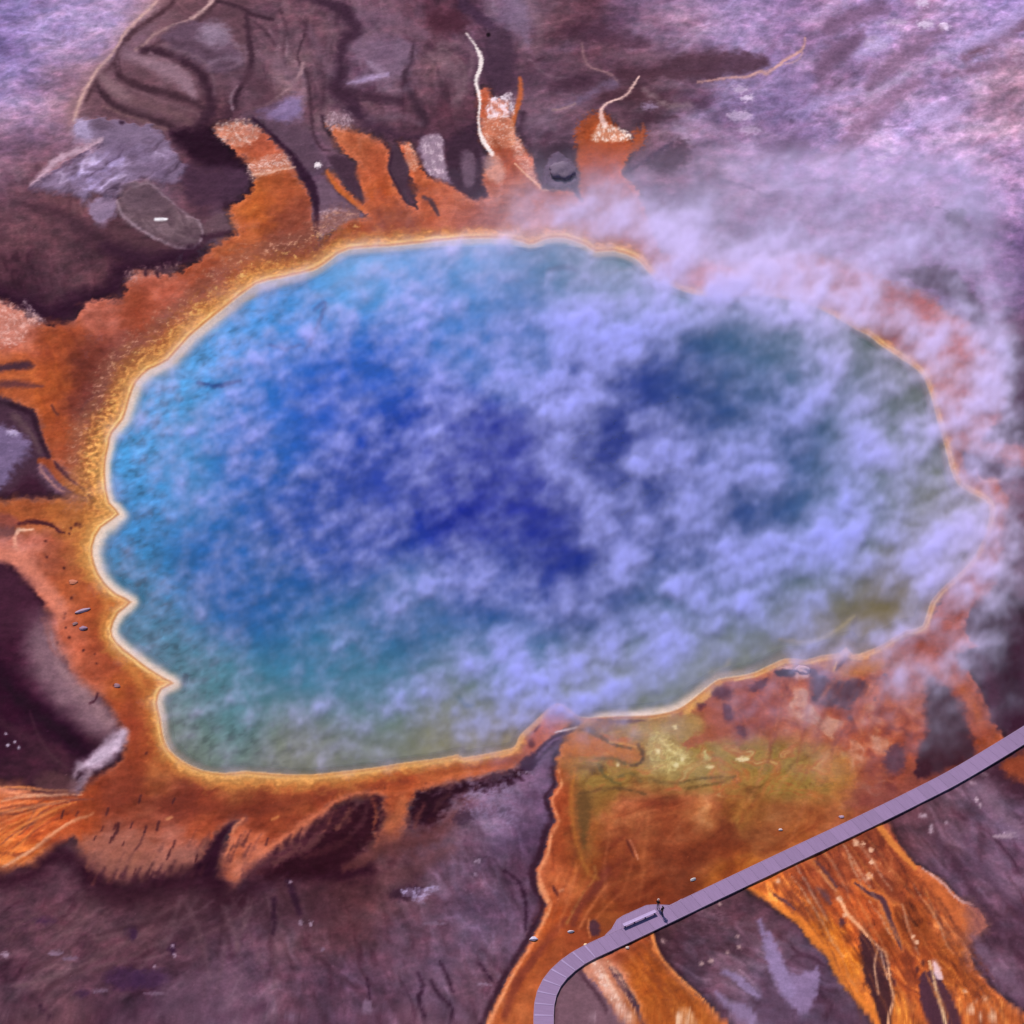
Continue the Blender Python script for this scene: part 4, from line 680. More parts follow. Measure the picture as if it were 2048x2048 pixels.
    P([(1620, 1560), (1690, 1545), (1700, 1565), (1660, 1585), (1610, 1585)], (108, 76, 34), 12, 8, 9, .7, key=(9, -.2, .4))
    P([(1640, 1500), (1700, 1530), (1712, 1600), (1690, 1640), (1670, 1600), (1650, 1550)], (196, 128, 62), 12, 6, 16, .5)
    P([(1345, 1425), (1400, 1390), (1440, 1366), (1470, 1370), (1480, 1420), (1440, 1470), (1390, 1495), (1360, 1490), (1410, 1460), (1400, 1430)], (160, 82, 62), 8, 6, 14, .8)
    P([(1375, 1408), (1440, 1365), (1440, 1378), (1400, 1412), (1370, 1430)], (226, 168, 92), 4, 4, 8, .8)
    for p in ([(1430, 1376), (1450, 1372), (1468, 1385), (1455, 1400), (1424, 1392)], [(1448, 1408), (1460, 1412), (1468, 1436), (1455, 1446), (1446, 1430)], [(1470, 1455), (1490, 1458), (1494, 1476), (1480, 1474)], [(1498, 1375), (1520, 1360), (1536, 1358), (1528, 1378), (1505, 1385)], [(1394, 1408), (1412, 1410), (1400, 1420)]):
        P(p, (82, 32, 44), 5, 3, 8, .88)
    P([(1455, 1375), (1500, 1390), (1550, 1380), (1600, 1400), (1600, 1440), (1540, 1450), (1480, 1430)], (158, 74, 50), 12, 8, 12, .55, key=(12, -.3, .4))
    P([(1480, 1440), (1560, 1430), (1640, 1450), (1700, 1470), (1690, 1500), (1560, 1470), (1470, 1480)], (172, 98, 78), 12, 8, 16, .45, key=(14, -.3, .4))
    P([(1552, 1340), (1570, 1332), (1605, 1328), (1622, 1352), (1600, 1358), (1586, 1354)], (216, 168, 168), 3, 3, 8, .9)
    P([(1551, 1340), (1586, 1340), (1587, 1353), (1555, 1353)], (38, 8, 22), 3, 2, 8)
    P([(1600, 1330), (1616, 1330), (1642, 1350), (1674, 1363), (1722, 1358), (1735, 1379), (1706, 1406), (1695, 1424), (1668, 1414), (1631, 1408), (1621, 1376), (1620, 1352)], (76, 40, 54), 6, 5, 12, .95)
    L([(1630, 1402), (1650, 1408), (1664, 1400)], 14, (46, 12, 26), 6, 3, 10, .7)
    P([(1640, 1330), (1690, 1325), (1740, 1320), (1770, 1310), (1760, 1340), (1710, 1354), (1670, 1350)], (190, 118, 62), 8, 4, 12, .8)
    L([(1694, 1295), (1696, 1310), (1684, 1325), (1672, 1340)], [3, 4, 8, 4], (76, 34, 34), 3, 1.5, 7, .92)
    L([(1668, 1340), (1676, 1318), (1694, 1300)], 3, (246, 200, 120), 2.5, 1, 6, .8); L([(1640, 1310), (1665, 1303), (1690, 1302)], 3, (112, 72, 44), 3, 1, 6, .6)
    for a, b, r in ((1770, 1352, 4), (1774, 1366, 7), (1784, 1386, 7), (1750, 1400, 4), (1700, 1438, 5)):
        B(a, b, r, (88, 50, 66), soft=4, rough=3, rs=7, op=.8)
    P([(1745, 1370), (1800, 1360), (1830, 1400), (1800, 1420), (1760, 1415)], (196, 106, 72), 10, 6, 10, .5)
    for p in ([(1690, 1410), (1730, 1425), (1770, 1420), (1810, 1400)], [(1720, 1440), (1760, 1450), (1800, 1440)], [(1640, 1470), (1700, 1480), (1760, 1470), (1820, 1490)]):
        L(p, 14, (136, 52, 34), 9, 6, 10, .5, key=(10, -.3, .4))
    P([(1776, 1500), (1800, 1490), (1812, 1520), (1802, 1545), (1780, 1550), (1768, 1530)], (78, 42, 62), 8, 5, 10, .85)
    P([(1700, 1580), (1780, 1560), (1800, 1590), (1740, 1620), (1690, 1620)], (128, 66, 70), 16, 8, 18, .5)
    # dark wet ground on the east side
    P([(1933, 1254), (1949, 1209), (1965, 1194), (2013, 1191), (2100, 1215), (2120, 1440), (2000, 1462), (1973, 1408), (1949, 1363), (1915, 1310), (1960, 1300), (1939, 1278)], (58, 26, 46), 10, 7, 18, .95)
    L([(2010, 1195), (2050, 1220), (2090, 1260)], [12, 30, 40], (40, 8, 26), 12, 5, 14, .8); L([(1985, 1260), (2010, 1320), (2030, 1390)], 40, (40, 8, 28), 18, 8, 20, .6)
    L([(1960, 1320), (1980, 1370), (1985, 1430)], 22, (96, 62, 84), 14, 6, 18, .5)
    P([(1858, 1358), (1894, 1382), (1923, 1408), (1933, 1448), (1952, 1505), (1928, 1528), (1836, 1560), (1838, 1501), (1854, 1461), (1851, 1420)], (54, 20, 36), 9, 6, 16, .95)
    L([(1908, 1308), (1925, 1318), (1950, 1330)], [4, 12, 20], (66, 38, 58), 7, 3, 12, .8)
    L([(1838, 1322), (1880, 1345), (1918, 1372), (1945, 1410), (1962, 1450)], [8, 14, 18, 18, 10], (178, 90, 50), 8, 3, 14, .8)
    # runs beyond the boardwalk
    P([(1262, 1891), (1290, 1866), (1305, 1860), (1310, 1888), (1321, 1915), (1347, 1947), (1395, 1992), (1437, 2037), (1480, 2090), (1310, 2090), (1278, 2013), (1257, 1976), (1236, 1944), (1200, 1920)], matc, 3, 3, 12, wet=.5, rim=RIM)
    S([(1230, 1900), (1300, 1870), (1340, 1950), (1460, 2080), (1310, 2080)], [(128, 56, 26), (172, 82, 34), (192, 98, 42), (220, 132, 70)], 14, 58, 3.0, .55, 8, seed=435)
    L([(1304, 1866), (1309, 1888), (1321, 1914), (1347, 1946), (1394, 1990), (1440, 2038)], [5, 6, 5, 4, 3], (250, 152, 84), 3, 1.5, 8, .85)
    L([(1312, 1866), (1318, 1890), (1332, 1920), (1362, 1950)], 8, (56, 26, 40), 5, 2, 10, .6)
    P([(1164, 1941), (1188, 1920), (1215, 1922), (1225, 1949), (1244, 1981), (1268, 2013), (1290, 2060), (1255, 2060), (1220, 2013), (1194, 1973)], matc, 3, 4, 10, wet=.5)
    L([(1190, 1930), (1204, 1960), (1222, 1990), (1240, 2015), (1262, 2040)], [12, 16, 16, 14], (252, 214, 202), 5, 4, 8, .85, key=(7, -.15, .3, 55, 1.8))
    L([(1222, 1938), (1240, 1966), (1258, 1996), (1276, 2030), (1290, 2060)], [7, 10, 7, 9], (74, 42, 58), 3, 2, 10, .92)
    L([(1250, 1990), (1262, 2012), (1280, 2035)], 2.5, (246, 172, 130), 2, 1, 8, .7)
    P([(1350, 2030), (1380, 2022), (1395, 2060), (1360, 2070)], (255, 216, 190), 4, 4, 7, .9, key=(7, -.2, .25))
    P([(1240, 1955), (1300, 1960), (1330, 2010), (1270, 1995)], (140, 62, 28), 8, 6, 9, .5, key=(9, 0, .5))
    P([(1105, 1960), (1150, 1925), (1165, 1945), (1190, 1975), (1215, 2015), (1250, 2070), (1100, 2070)], (118, 84, 98), 8, 5, 18, .8)
    L([(1150, 1925), (1166, 1955), (1190, 1985), (1212, 2020)], 7, (62, 32, 46), 5, 2, 9, .7); L([(1112, 1960), (1108, 2000), (1106, 2050)], 8, (62, 34, 48), 5, 2, 9, .6)
    L([(1145, 2048), (1175, 2040), (1190, 2036)], 4, (196, 160, 176), 3, 1, 7, .7)
    P([(1494, 1778), (1536, 1805), (1560, 1825), (1600, 1845), (1620, 1875), (1660, 1910), (1670, 1940), (1700, 1980), (1730, 2020), (1770, 2090), (2120, 2090), (2048, 2030), (1986, 1981), (1949, 1941), (1936, 1894), (1975, 1854), (1960, 1822), (1926, 1806), (1886, 1769), (1854, 1745), (1830, 1732), (1801, 1695),
       (1775, 1645), (1740, 1650), (1640, 1700), (1540, 1750)], matc, 4, 3, 12, wet=.5, sm=False, rim=RIM)
    S([(1500, 1780), (1640, 1700), (1775, 1650), (1860, 1750), (1980, 1830), (1940, 1900), (2060, 2060), (1770, 2070), (1680, 1940)], [(96, 40, 30), (150, 68, 38), (178, 86, 44), (216, 122, 66)], 17, 58, 3.2, .85, 10, seed=434, sharp=1.15)
    L([(1498, 1778), (1536, 1800), (1562, 1820), (1602, 1846), (1628, 1880), (1664, 1912), (1676, 1945), (1706, 1985), (1738, 2022), (1770, 2070)], [7, 9, 12, 18, 20, 22, 20, 18, 16, 14], (230, 126, 48), 5, 3, 10, .85)
    L([(1754, 1650), (1776, 1678), (1803, 1710), (1830, 1738)], [13, 13, 12, 9], (224, 132, 62), 3, 1.5, 8, .85)
    P([(1844, 1745), (1890, 1775), (1925, 1810), (1950, 1840), (1920, 1880), (1900, 1850), (1870, 1800)], (206, 106, 56), 10, 4, 14, .7)
    L([(1845, 1740), (1886, 1769), (1904, 1790), (1926, 1806), (1945, 1812)], [3, 5, 4, 5, 3], (226, 172, 168), 2.5, 2, 7, .8)
    P([(1932, 1800), (1965, 1820), (1985, 1856), (1940, 1900), (1960, 1950), (1925, 1920), (1935, 1860)], (140, 88, 92), 14, 8, 14, .6)
    L([(1708, 1767), (1737, 1788), (1761, 1798), (1772, 1817), (1782, 1849), (1796, 1881), (1804, 1904)], [14, 20, 22, 22, 20, 18, 8], (226, 118, 54), 4, 2, 9, .75)
    L([(1710, 1768), (1737, 1788), (1761, 1798), (1772, 1817), (1782, 1849), (1796, 1881), (1803, 1902)], [4, 8, 11, 11, 10, 9, 3], (78, 44, 60), 2.5, 1.5, 9, .95)
    L([(1631, 1725), (1644, 1738), (1655, 1752), (1672, 1776)], [4, 5, 9, 7], (84, 50, 62), 3, 1.5, 8, .9); L([(1640, 1742), (1656, 1768), (1672, 1784)], 3, (226, 168, 140), 2, 1, 7, .7)
    L([(1634, 1778), (1648, 1790), (1660, 1808)], [4, 12, 6], (98, 62, 70), 4, 2, 8, .85); B(1683, 1847, (6, 9), (82, 44, 58), soft=3, rough=2, rs=6, op=.9)
    L([(1548, 1792), (1570, 1806), (1590, 1822)], [4, 7, 3], (92, 54, 66), 3, 1.5, 8, .9)
    for p in ([(1605, 1750), (1625, 1790), (1650, 1830)], [(1560, 1770), (1600, 1810), (1625, 1840)], [(1800, 1790), (1810, 1840), (1830, 1890), (1820, 1960)], [(1805, 1900), (1815, 1960), (1820, 2040)]):
        L(p, 9, (132, 56, 36), 6, 3, 10, .6)
    P([(1719, 1865), (1748, 1888), (1767, 1907), (1782, 1949), (1788, 1987), (1780, 2060), (1764, 2060), (1743, 1992), (1727, 1949), (1722, 1907)], (62, 30, 40), 4, 3, 10, .95)
    L([(1679, 1798), (1695, 1830), (1722, 1859), (1756, 1896), (1772, 1912), (1780, 1965), (1786, 2002), (1777, 2034), (1776, 2060)], [7, 8, 6, 5, 5, 5, 4, 4], (250, 182, 138), 2.5, 1.5, 7, .9)
    L([(1756, 1900), (1749, 1928), (1751, 1955), (1757, 1990)], 3.5, (236, 176, 140), 2, 1, 7, .85); L([(1762, 1908), (1768, 1935), (1775, 1960)], 3, (236, 190, 170), 2, 1, 7, .85)
    P([(1838, 1965), (1850, 1945), (1867, 1945), (1888, 1971), (1907, 2002), (1922, 2060), (1865, 2060), (1843, 2013)], (76, 42, 60), 4, 3, 10, .95)
    L([(1858, 1926), (1866, 1955), (1873, 1985), (1881, 2010), (1892, 2055)], [4, 5, 6, 5], (255, 206, 156), 2.5, 1.5, 7, .92)
    P([(1864, 1925), (1876, 1930), (1886, 1960), (1872, 1958)], (250, 214, 226), 3, 2, 7, .85)
    B(1834, 1942, (4, 7), (58, 24, 36), soft=3, rough=1, op=.8); B(1846, 1928, (3, 6), (58, 24, 36), soft=3, rough=1, op=.8); B(1790, 1968, (3, 7), (64, 28, 50), soft=3, rough=1, op=.8)
    for a, b, r in ((1712, 1688, 6), (1726, 1690, 4), (1742, 1702, 5), (1744, 1726, 5), (1738, 1755, 7), (1834, 1888, 4), (1826, 1876, 3), (1556, 1765, 4), (1678, 1800, 5), (1690, 1832, 4), (1985, 2032, 8), (1940, 2020, 8), (1960, 2040, 6), (1970, 2000, 4), (1930, 1985, 4), (1950, 2005, 3)):
        B(a, b, r, (250, 196, 164), soft=3, rough=3, rs=6, op=.85)
    P([(1840, 1860), (1900, 1860), (1990, 1990), (2060, 2060), (1940, 2060), (1900, 1960)], (128, 60, 30), 10, 6, 9, .55, key=(9, -.1, .4))
    def braid(starts, ang, spread, length, cols, ws, seed, op=.7, soft=2.5, bend=10):
        r = np.random.RandomState(seed)
        for (x, y) in starts:
            a = math.radians(ang + r.uniform(-spread, spread)); n = 6
            ln = length * r.uniform(.45, 1.0); st = ln / n
            p, b = [(x, y)], r.uniform(-bend, bend)
            for k in range(n):
                a2 = a + math.radians(b * math.sin(k * 1.3 + x) + r.uniform(-7, 7))
                x += st * math.cos(a2); y += st * math.sin(a2); p.append((x, y))
            w = r.uniform(*ws)
            L(p, [w * .3, w, w * r.uniform(.5, 1.3), w * .3], cols[r.randint(len(cols))], soft + 1, 2.2, 9, op * r.uniform(.25, .85))
    rs_ = np.random.RandomState(77)
    pick = lambda P, n: [tuple(np.array(P[0]) + t * (np.array(P[1]) - np.array(P[0])) + rs_.uniform(-1, 1, 2) * P[2]) for t in rs_.uniform(0, 1, n)]
    CH = ((92, 48, 50), (112, 52, 38), (214, 132, 80), (206, 116, 58), (226, 176, 146), (130, 58, 34), (104, 50, 40))
    braid(pick(((1520, 1775), (1750, 1665), (10, 14)), 22), 58, 8, 200, CH, (2.5, 6), 1)
    braid(pick(((1640, 1860), (1850, 1780), (20, 30)), 20), 62, 8, 210, CH, (2.5, 6), 2)
    braid(pick(((1830, 1760), (1900, 1880), (20, 20)), 12), 56, 8, 230, CH, (2.5, 6), 3)
    braid(pick(((1690, 1930), (1960, 1980), (14, 20)), 14), 64, 8, 130, CH, (2.5, 5), 4)
    braid(pick(((1250, 1905), (1300, 1880), (8, 8)), 12), 56, 6, 170, CH[:2] + CH[5:] + CH[2:4], (2.5, 5), 5, .5)
    braid(pick(((1200, 1936), (1222, 1930), (6, 6)), 8), 57, 5, 110, ((255, 224, 206), (244, 180, 150), (200, 110, 72)), (3, 7), 6)
    braid(pick(((1560, 1380), (1800, 1340), (30, 30)), 22), 112, 16, 230, ((118, 48, 34), (140, 58, 38), (200, 120, 84), (170, 84, 52)), (4, 9), 7, .55, 5)
    braid(pick(((1480, 1560), (1700, 1520), (30, 30)), 16), 116, 12, 150, ((196, 120, 62), (140, 64, 36), (206, 128, 92)), (3, 8), 8, .45, 5)
    braid(pick(((1180, 1640), (1330, 1640), (20, 30)), 14), 108, 14, 190, ((126, 50, 32), (206, 118, 74), (150, 70, 40)), (3, 8), 9, .45, 5)
    braid(pick(((1130, 1700), (1190, 1760), (12, 20)), 12), 112, 8, 230, ((150, 66, 34), (220, 124, 72), (124, 52, 36)), (3, 7), 10, .55, 4)
    # grey-lilac pans
    P([(1536, 1862), (1556, 1900), (1578, 1948), (1612, 1948), (1637, 1935), (1636, 1981), (1612, 2025), (1572, 2008), (1554, 1960), (1536, 1935)], (146, 120, 162), 5, 5, 14, .9)
    L([(1520, 1845), (1530, 1880), (1548, 1925), (1575, 1985)], [8, 14, 26, 30], (150, 126, 170), 7, 4, 12, .85)
    L([(1445, 1946), (1470, 1956), (1495, 1978), (1518, 1996)], [8, 15, 17, 8], (150, 126, 168), 5, 3, 10, .85)
    P([(1430, 1984), (1465, 2008), (1492, 2010), (1512, 2035), (1505, 2060), (1480, 2040), (1448, 2015)], (146, 122, 162), 5, 4, 10, .85)
    P([(1535, 1960), (1560, 1990), (1600, 2040), (1560, 2060), (1520, 2030)], (92, 66, 88), 8, 4, 12, .5)
    P([(1330, 1850), (1420, 1810), (1500, 1790), (1520, 1820), (1450, 1850), (1370, 1900)], (70, 40, 54), 14, 8, 14, .6, key=(12, -.3, .5))
    for a, b, r in ((1422, 1924, 5), (1402, 1930, 4), (1478, 1898, 4), (1456, 1908, 3), (1475, 1875, 3), (1440, 1810, 3), (1325, 1884, 4)):
        B(a, b, r, (196, 158, 160), soft=3, rough=3, rs=6, op=.8)
    P([(1940, 1570), (1960, 1560), (1990, 1590), (2020, 1630), (2060, 1660), (2060, 1690), (2000, 1650)], (140, 108, 130), 14, 7, 14, .6)
    for a, b, r, t in ((1846, 1634, (8, 4), 205), (1862, 1660, (4, 9), 200), (1953, 1602, (4, 4), 220), (1960, 1613, (3, 4), 200), (1945, 1568, (6, 3), 180), (1970, 1552, (8, 4), 190), (1893, 1648, (4, 3), 170), (2010, 1675, (26, 4), 180), (2020, 1668, (14, 3), 190), (1990, 1940, (5, 4), 150)):
        B(a, b, r, (t, t - 30, t - 12), soft=3, rough=2, rs=6, op=.8)
    for p, w, c, o in (([(1870, 1680), (1930, 1760), (1990, 1850), (2050, 1920)], 16, (72, 42, 60), .6), ([(1930, 1680), (1980, 1760), (2050, 1830)], 16, (76, 48, 70), .6), ([(1900, 1660), (1950, 1720), (2030, 1800)], 12, (124, 94, 120), .5), ([(2000, 1650), (2060, 1690)], 18, (128, 100, 132), .5), ([(1950, 1880), (2000, 1950), (2060, 2000)], 16, (124, 92, 116), .6)):
        L(p, w, c, 9, 6, 12, o)
    P([(1950, 1560), (2010, 1525), (2100, 1500), (2100, 1620), (2040, 1600), (1990, 1560)], (52, 22, 36), 12, 6, 14, .7)
    P([(2000, 1535), (2048, 1505), (2110, 1500), (2110, 1580), (2050, 1570)], matc, 10, 5, 14, .9)
    # ---- east shore, seen through steam
    P([(1320, 500), (1400, 520), (1470, 535), (1560, 515), (1640, 515), (1710, 535), (1770, 565), (1850, 592), (1930, 650), (1965, 690), (2000, 730), (2012, 800), (1998, 850), (1972, 886), (2060, 893), (2100, 895), (2100, 935), (2010, 930), (1950, 905), (1928, 905), (1935, 945), (1990, 960), (2020, 1010), (2005, 1100), (1990, 1180),
       (1900, 1250), (1850, 1260), (1890, 1180), (1960, 1100), (1980, 1022), (1915, 970), (1900, 930), (1870, 820), (1845, 750), (1740, 672), (1600, 607), (1450, 596), (1340, 574)], matc, 12, 8, 24, .95, sm=False, wet=.4)
    P([(1801, 548), (1830, 540), (1880, 533), (1925, 560), (1972, 631), (1955, 655), (1902, 600), (1822, 567)], (58, 24, 54), 10, 6, 18, .95)
    P([(1968, 878), (1997, 848), (2060, 830), (2110, 830), (2110, 886), (1990, 886)], (46, 10, 36), 9, 4, 16, .95)
    P([(1926, 905), (1945, 912), (1972, 925), (2008, 933), (2002, 955), (1949, 950), (1932, 935)], (66, 32, 60), 5, 3, 12, .92)
    L([(1952, 940), (1965, 962), (2000, 962)], 4, (226, 170, 160), 3, 1, 8, .7)
    P([(2010, 690), (2060, 700), (2060, 840), (2020, 830), (2020, 760)], (72, 44, 70), 14, 7, 18, .85)
    P([(2020, 1010), (2100, 980), (2100, 1190), (2020, 1180), (2008, 1100)], (92, 55, 76), 14, 7, 18, .85)

    cv.col *= np.exp(.05 * fbm(GX, GY, 24, 3, 501) + .03 * fbm(GX, GY, 7, 2, 502))[:, None]
    grit = sstep(.62, .95, perlin(GX / 5.0, GY / 5.0, 503)) * sstep(.0, .6, fbm(GX, GY, 70, 2, 504)) * .45
    cv.col += grit[:, None] * (np.minimum(cv.col * 1.5 + 24, 235) - cv.col)
    # ---- the shore itself
    near = cv.sel(np.array([(150, 440), (2010, 1580)], float), 90)
    u_, v_ = cv.u[near], cv.v[near]
    Pm = smooth_pts(POOL, True, 2)
    sd = poly_dist(u_, v_, Pm)
    cv.sd = np.full(cv.u.size, 400.0, np.float32); cv.sd[near] = sd
    prof = pool_profile(u_, v_)
    shelf, lip, amb = prof[:, 0], prof[:, 1], prof[:, 2]
    gxn, gyn = cv.gx[near], cv.gy[near]
    wob = fbm(gxn, gyn, 26, 3, 91)
    dd = sd + (wob * .24 + .14 * fbm(gxn, gyn, 11, 2, 94)) * np.clip(sd, 0, 60)
    grain = fbm(gxn, gyn, 8, 2, 93)
    c = cv.col[near]
    yel = np.array((226, 164, 92), np.float32); och = np.array((196, 124, 62), np.float32); crm = np.array((255, 214, 142), np.float32); wht = np.array((238, 216, 206), np.float32)
    lin_ = fbm(gxn, gyn, 60, 2, 99)
    a = (1 - sstep(.42, 1.25, dd / amb)) * (dd > -2) * .82
    band = och + (yel - och) * (1 - sstep(.2, .8, dd / amb))[:, None]
    band = band * np.exp(.09 * grain + .11 * np.sin(dd / 3.6 + 2.4 * wob + 1.5 * lin_) * sstep(4, 12, dd))[:, None]
    c += a[:, None] * (band - c)
    # speckled crust terrace on the north-west shore
    t = np.exp(-((dd - 62 - 10 * wob) / 20) ** 2) * np.clip(1 - np.abs((v_ - 640) + (u_ - 380) * .78) / 260, 0, 1) * (u_ < 720)
    spk = fbm(gxn, gyn, 16, 5, 95, .72) + .5 * fbm(gxn, gyn, 44, 2, 195)
    c += (t * .75)[:, None] * (np.array((134, 78, 66)) - c)
    c += (t * sstep(.15, 1.3, spk) * .75)[:, None] * (np.array((226, 164, 140)) - c)
    t2 = np.exp(-((dd - 34) / 16) ** 2) * np.clip(1.2 - np.abs((v_ - 640) + (u_ - 380) * .78) / 260, 0, 1) * (u_ < 720)
    c += (t2 * sstep(.0, .5, -spk) * .7)[:, None] * (np.array((150, 84, 48)) - c)
    c += (t2 * sstep(.15, 1.3, spk) * .7)[:, None] * (np.array((248, 196, 110)) - c)
    lump = fbm(gxn, gyn, 13, 3, 96)
    t3 = sstep(8, 18, sd) * (1 - sstep(40, 80, sd)) * np.exp(-(((u_ - 205) / 70) ** 2 + ((v_ - 900) / 130) ** 2))
    c *= np.exp(.30 * t3 * lump)[:, None]
    c += (t3 * sstep(.2, .9, lump) * .5)[:, None] * (np.array((240, 186, 112)) - c)
    # thin gold line, then the pale lip
    g = np.exp(-((sd - 7 - 2 * wob) / (2.3 + .9 * wob)) ** 2) * np.clip(lip * 1.1, .2, .95) * np.clip(.62 + .6 * fbm(gxn, gyn, 80, 2, 98), .15, 1) * np.where(amb < 9, .3, 1)
    c += g[:, None] * (crm - c)
    dk = np.exp(-((sd - 2.5) / 1.5) ** 2) * .45 * np.clip(lip, 0, 1)
    c += dk[:, None] * (np.array((176, 104, 78)) - c)
    w = (1 - sstep(-2, 3, sd)) * lip
    c += w[:, None] * (wht - c)
    cv.col[near] = c
    # pool floor colours follow the water deeper in
    ins = near[sd < 1]
    wcol = rbf(cv.u[ins], cv.v[ins], WATER, 62)
    k = sstep(.06, .95, (-cv.sd[ins]) / shelf[sd < 1])
    k = np.clip(k + .55 * k * (1 - k) * fbm(cv.gx[ins], cv.gy[ins], 20, 3, 97), 0, 1)
    far = 1 - lip[sd < 1]
    k = np.maximum(k, far * sstep(-1, 4, -cv.sd[ins]))
    cv.col[ins] += k[:, None] * (wcol - cv.col[ins])
    np.clip(cv.col, 3, 255, out=cv.col)
    return cv


def paint_water(u, v, gx, gy):
    """Colour and opacity of the water body."""
    u, v, gx, gy = (np.asarray(a, np.float32).ravel() for a in (u, v, gx, gy))
    Pm = smooth_pts(POOL, True, 2)
    sd = poly_dist(u, v, Pm)
    col = rbf(u, v, WATER, 62)
    prof = pool_profile(u, v)
    n1 = fbm((u * .94 - v * .34) / 2.0, u * .34 + v * .94, 26, 4, 120, .6)
    n2 = fbm(gx, gy, 13, 3, 121)
    left = np.exp(-np.maximum(u - 150, 0) / 420)
    col = col * np.exp((.07 + .05 * left) * n1 + (.03 + .07 * left) * n2)[:, None]
    # ledges, cracks and painted cusp shadows under the west and north shore
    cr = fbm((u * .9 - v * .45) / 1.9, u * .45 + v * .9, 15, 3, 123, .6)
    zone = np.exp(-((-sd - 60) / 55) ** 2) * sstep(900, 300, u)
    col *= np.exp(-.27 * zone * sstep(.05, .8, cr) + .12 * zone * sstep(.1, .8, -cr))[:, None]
    for p, w, c, o in (([(395, 765), (430, 772), (455, 768), (480, 762)], [3, 8, 9, 4], (22, 48, 120), .75), ([(628, 620), (650, 605), (640, 640), (622, 680), (612, 700)], [5, 8, 6, 6, 4], (40, 62, 130), .6), ([(540, 690), (570, 698), (600, 690)], 5, (72, 78, 150), .6), ([(1100, 540), (1130, 535), (1150, 540)], 9, (46, 82, 118), .7), ([(1210, 548), (1240, 540), (1275, 540)], 6, (86, 108, 110), .6),
                       ([(490, 598), (500, 594), (510, 588)], 8, (120, 112, 70), .7), ([(560, 548), (610, 532)], 5, (70, 90, 130), .5), ([(236, 1042), (228, 1052), (222, 1060)], 6, (38, 62, 92), .85), ([(262, 1212), (258, 1222), (250, 1232)], 7, (44, 66, 74), .85), ([(372, 1352), (366, 1364), (352, 1372)], 9, (44, 66, 84), .85), ([(290, 1160), (276, 1170)], [5, 8], (52, 76, 98), .8),  # dark strokes at the shore cusps are their cast shadows, painted in
                       ([(918, 1392), (926, 1406), (945, 1412)], [6, 8, 5], (66, 94, 100), .7), ([(925, 1496), (930, 1510)], 6, (96, 78, 56), .6), ([(1692, 1298), (1702, 1270), (1712, 1235)], [4, 14, 4], (92, 74, 40), .6), ([(1560, 1278), (1620, 1284), (1670, 1262), (1708, 1232)], [3, 6, 6, 3], (178, 156, 96), .7), ([(1420, 1345), (1450, 1335), (1460, 1320)], 8, (170, 160, 116), .6), ([(930, 860), (990, 900)], 8, (20, 40, 130), .3)):
        Q = np.asarray(p, float)
        W = np.full(len(Q), float(w)) if np.isscalar(w) else np.interp(np.linspace(0, 1, len(Q)), np.linspace(0, 1, len(w)), w)
        Q = smooth_pts(np.column_stack([Q, W]), False, 4)
        d = line_dist(u, v, Q[:, :2], Q[:, 2] * .5) + 2.5 * n2
        a = (1 - sstep(-4, 5, d)) * o
        col += a[:, None] * (np.array(c, np.float32) - col)
    alpha = sstep(.14, 1.0, -sd / prof[:, 0]) * .92
    return np.clip(col, 3, 255), alpha, sd


# ---------------------------------------------------------------- steam: how much hangs over each spot
STEAM = [(640, 720, 260, 170, .34), (560, 1050, 280, 260, .30), (900, 800, 170, 170, .34), (880, 1130, 190, 160, .30), (820, 560, 200, 60, .2), (420, 900, 130, 200, .14), (1100, 900, 240, 210, .36), (1450, 900, 300, 260, .60), (1700, 900, 140, 200, .54), (1350, 1200, 240, 110, .66), (1620, 1120, 190, 110, .50),
         (1130, 745, 62, 55, 1.0), (1075, 770, 60, 45, .55), (1270, 640, 85, 75, .95), (1200, 700, 90, 60, .55), (1240, 590, 80, 40, .5), (1600, 620, 60, 55, 1.3), (1545, 575, 60, 40, 1.3), (1650, 560, 110, 60, .85), (1345, 480, 60, 50, 1.3), (1400, 520, 80, 50, .9), (1440, 600, 90, 40, .7), (1250, 420, 60, 50, .6), (1940, 780, 60, 95, 1.15), (1900, 850, 55, 80, .9),
         (1960, 880, 40, 60, .9), (1800, 640, 130, 60, .6), (1950, 1100, 50, 95, 1.2), (1900, 1180, 70, 60, 1.1), (1850, 1040, 80, 90, .7), (1820, 1275, 70, 45, .85), (1760, 1330, 70, 40, .4), (1870, 1320, 70, 60, .45), (1160, 1350, 130, 50, .95), (1100, 1395, 55, 35, 1.5), (1000, 1380, 120, 60, .5), (1300, 1260, 120, 45, .7), (1430, 1180, 110, 50, .5), (1180, 1060, 60, 55, .45),
         (1350, 950, 80, 70, .45), (1560, 840, 70, 60, .45), (1720, 830, 70, 60, .55), (1500, 520, 260, 80, .34), (1800, 430, 330, 180, .27), (1720, 230, 330, 150, .14), (2010, 600, 100, 150, .60), (2030, 780, 40, 80, .5), (1650, 330, 300, 120, .22), (1150, 430, 190, 45, .42), (1010, 420, 110, 50, .30), (860, 500, 170, 40, .22), (1060, 460, 90, 30, .3), (2020, 1050, 40, 90, .5), (1700, 1440, 140, 70, .12), (560, 1430, 260, 90, .14), (850, 1420, 160, 70, .25)]
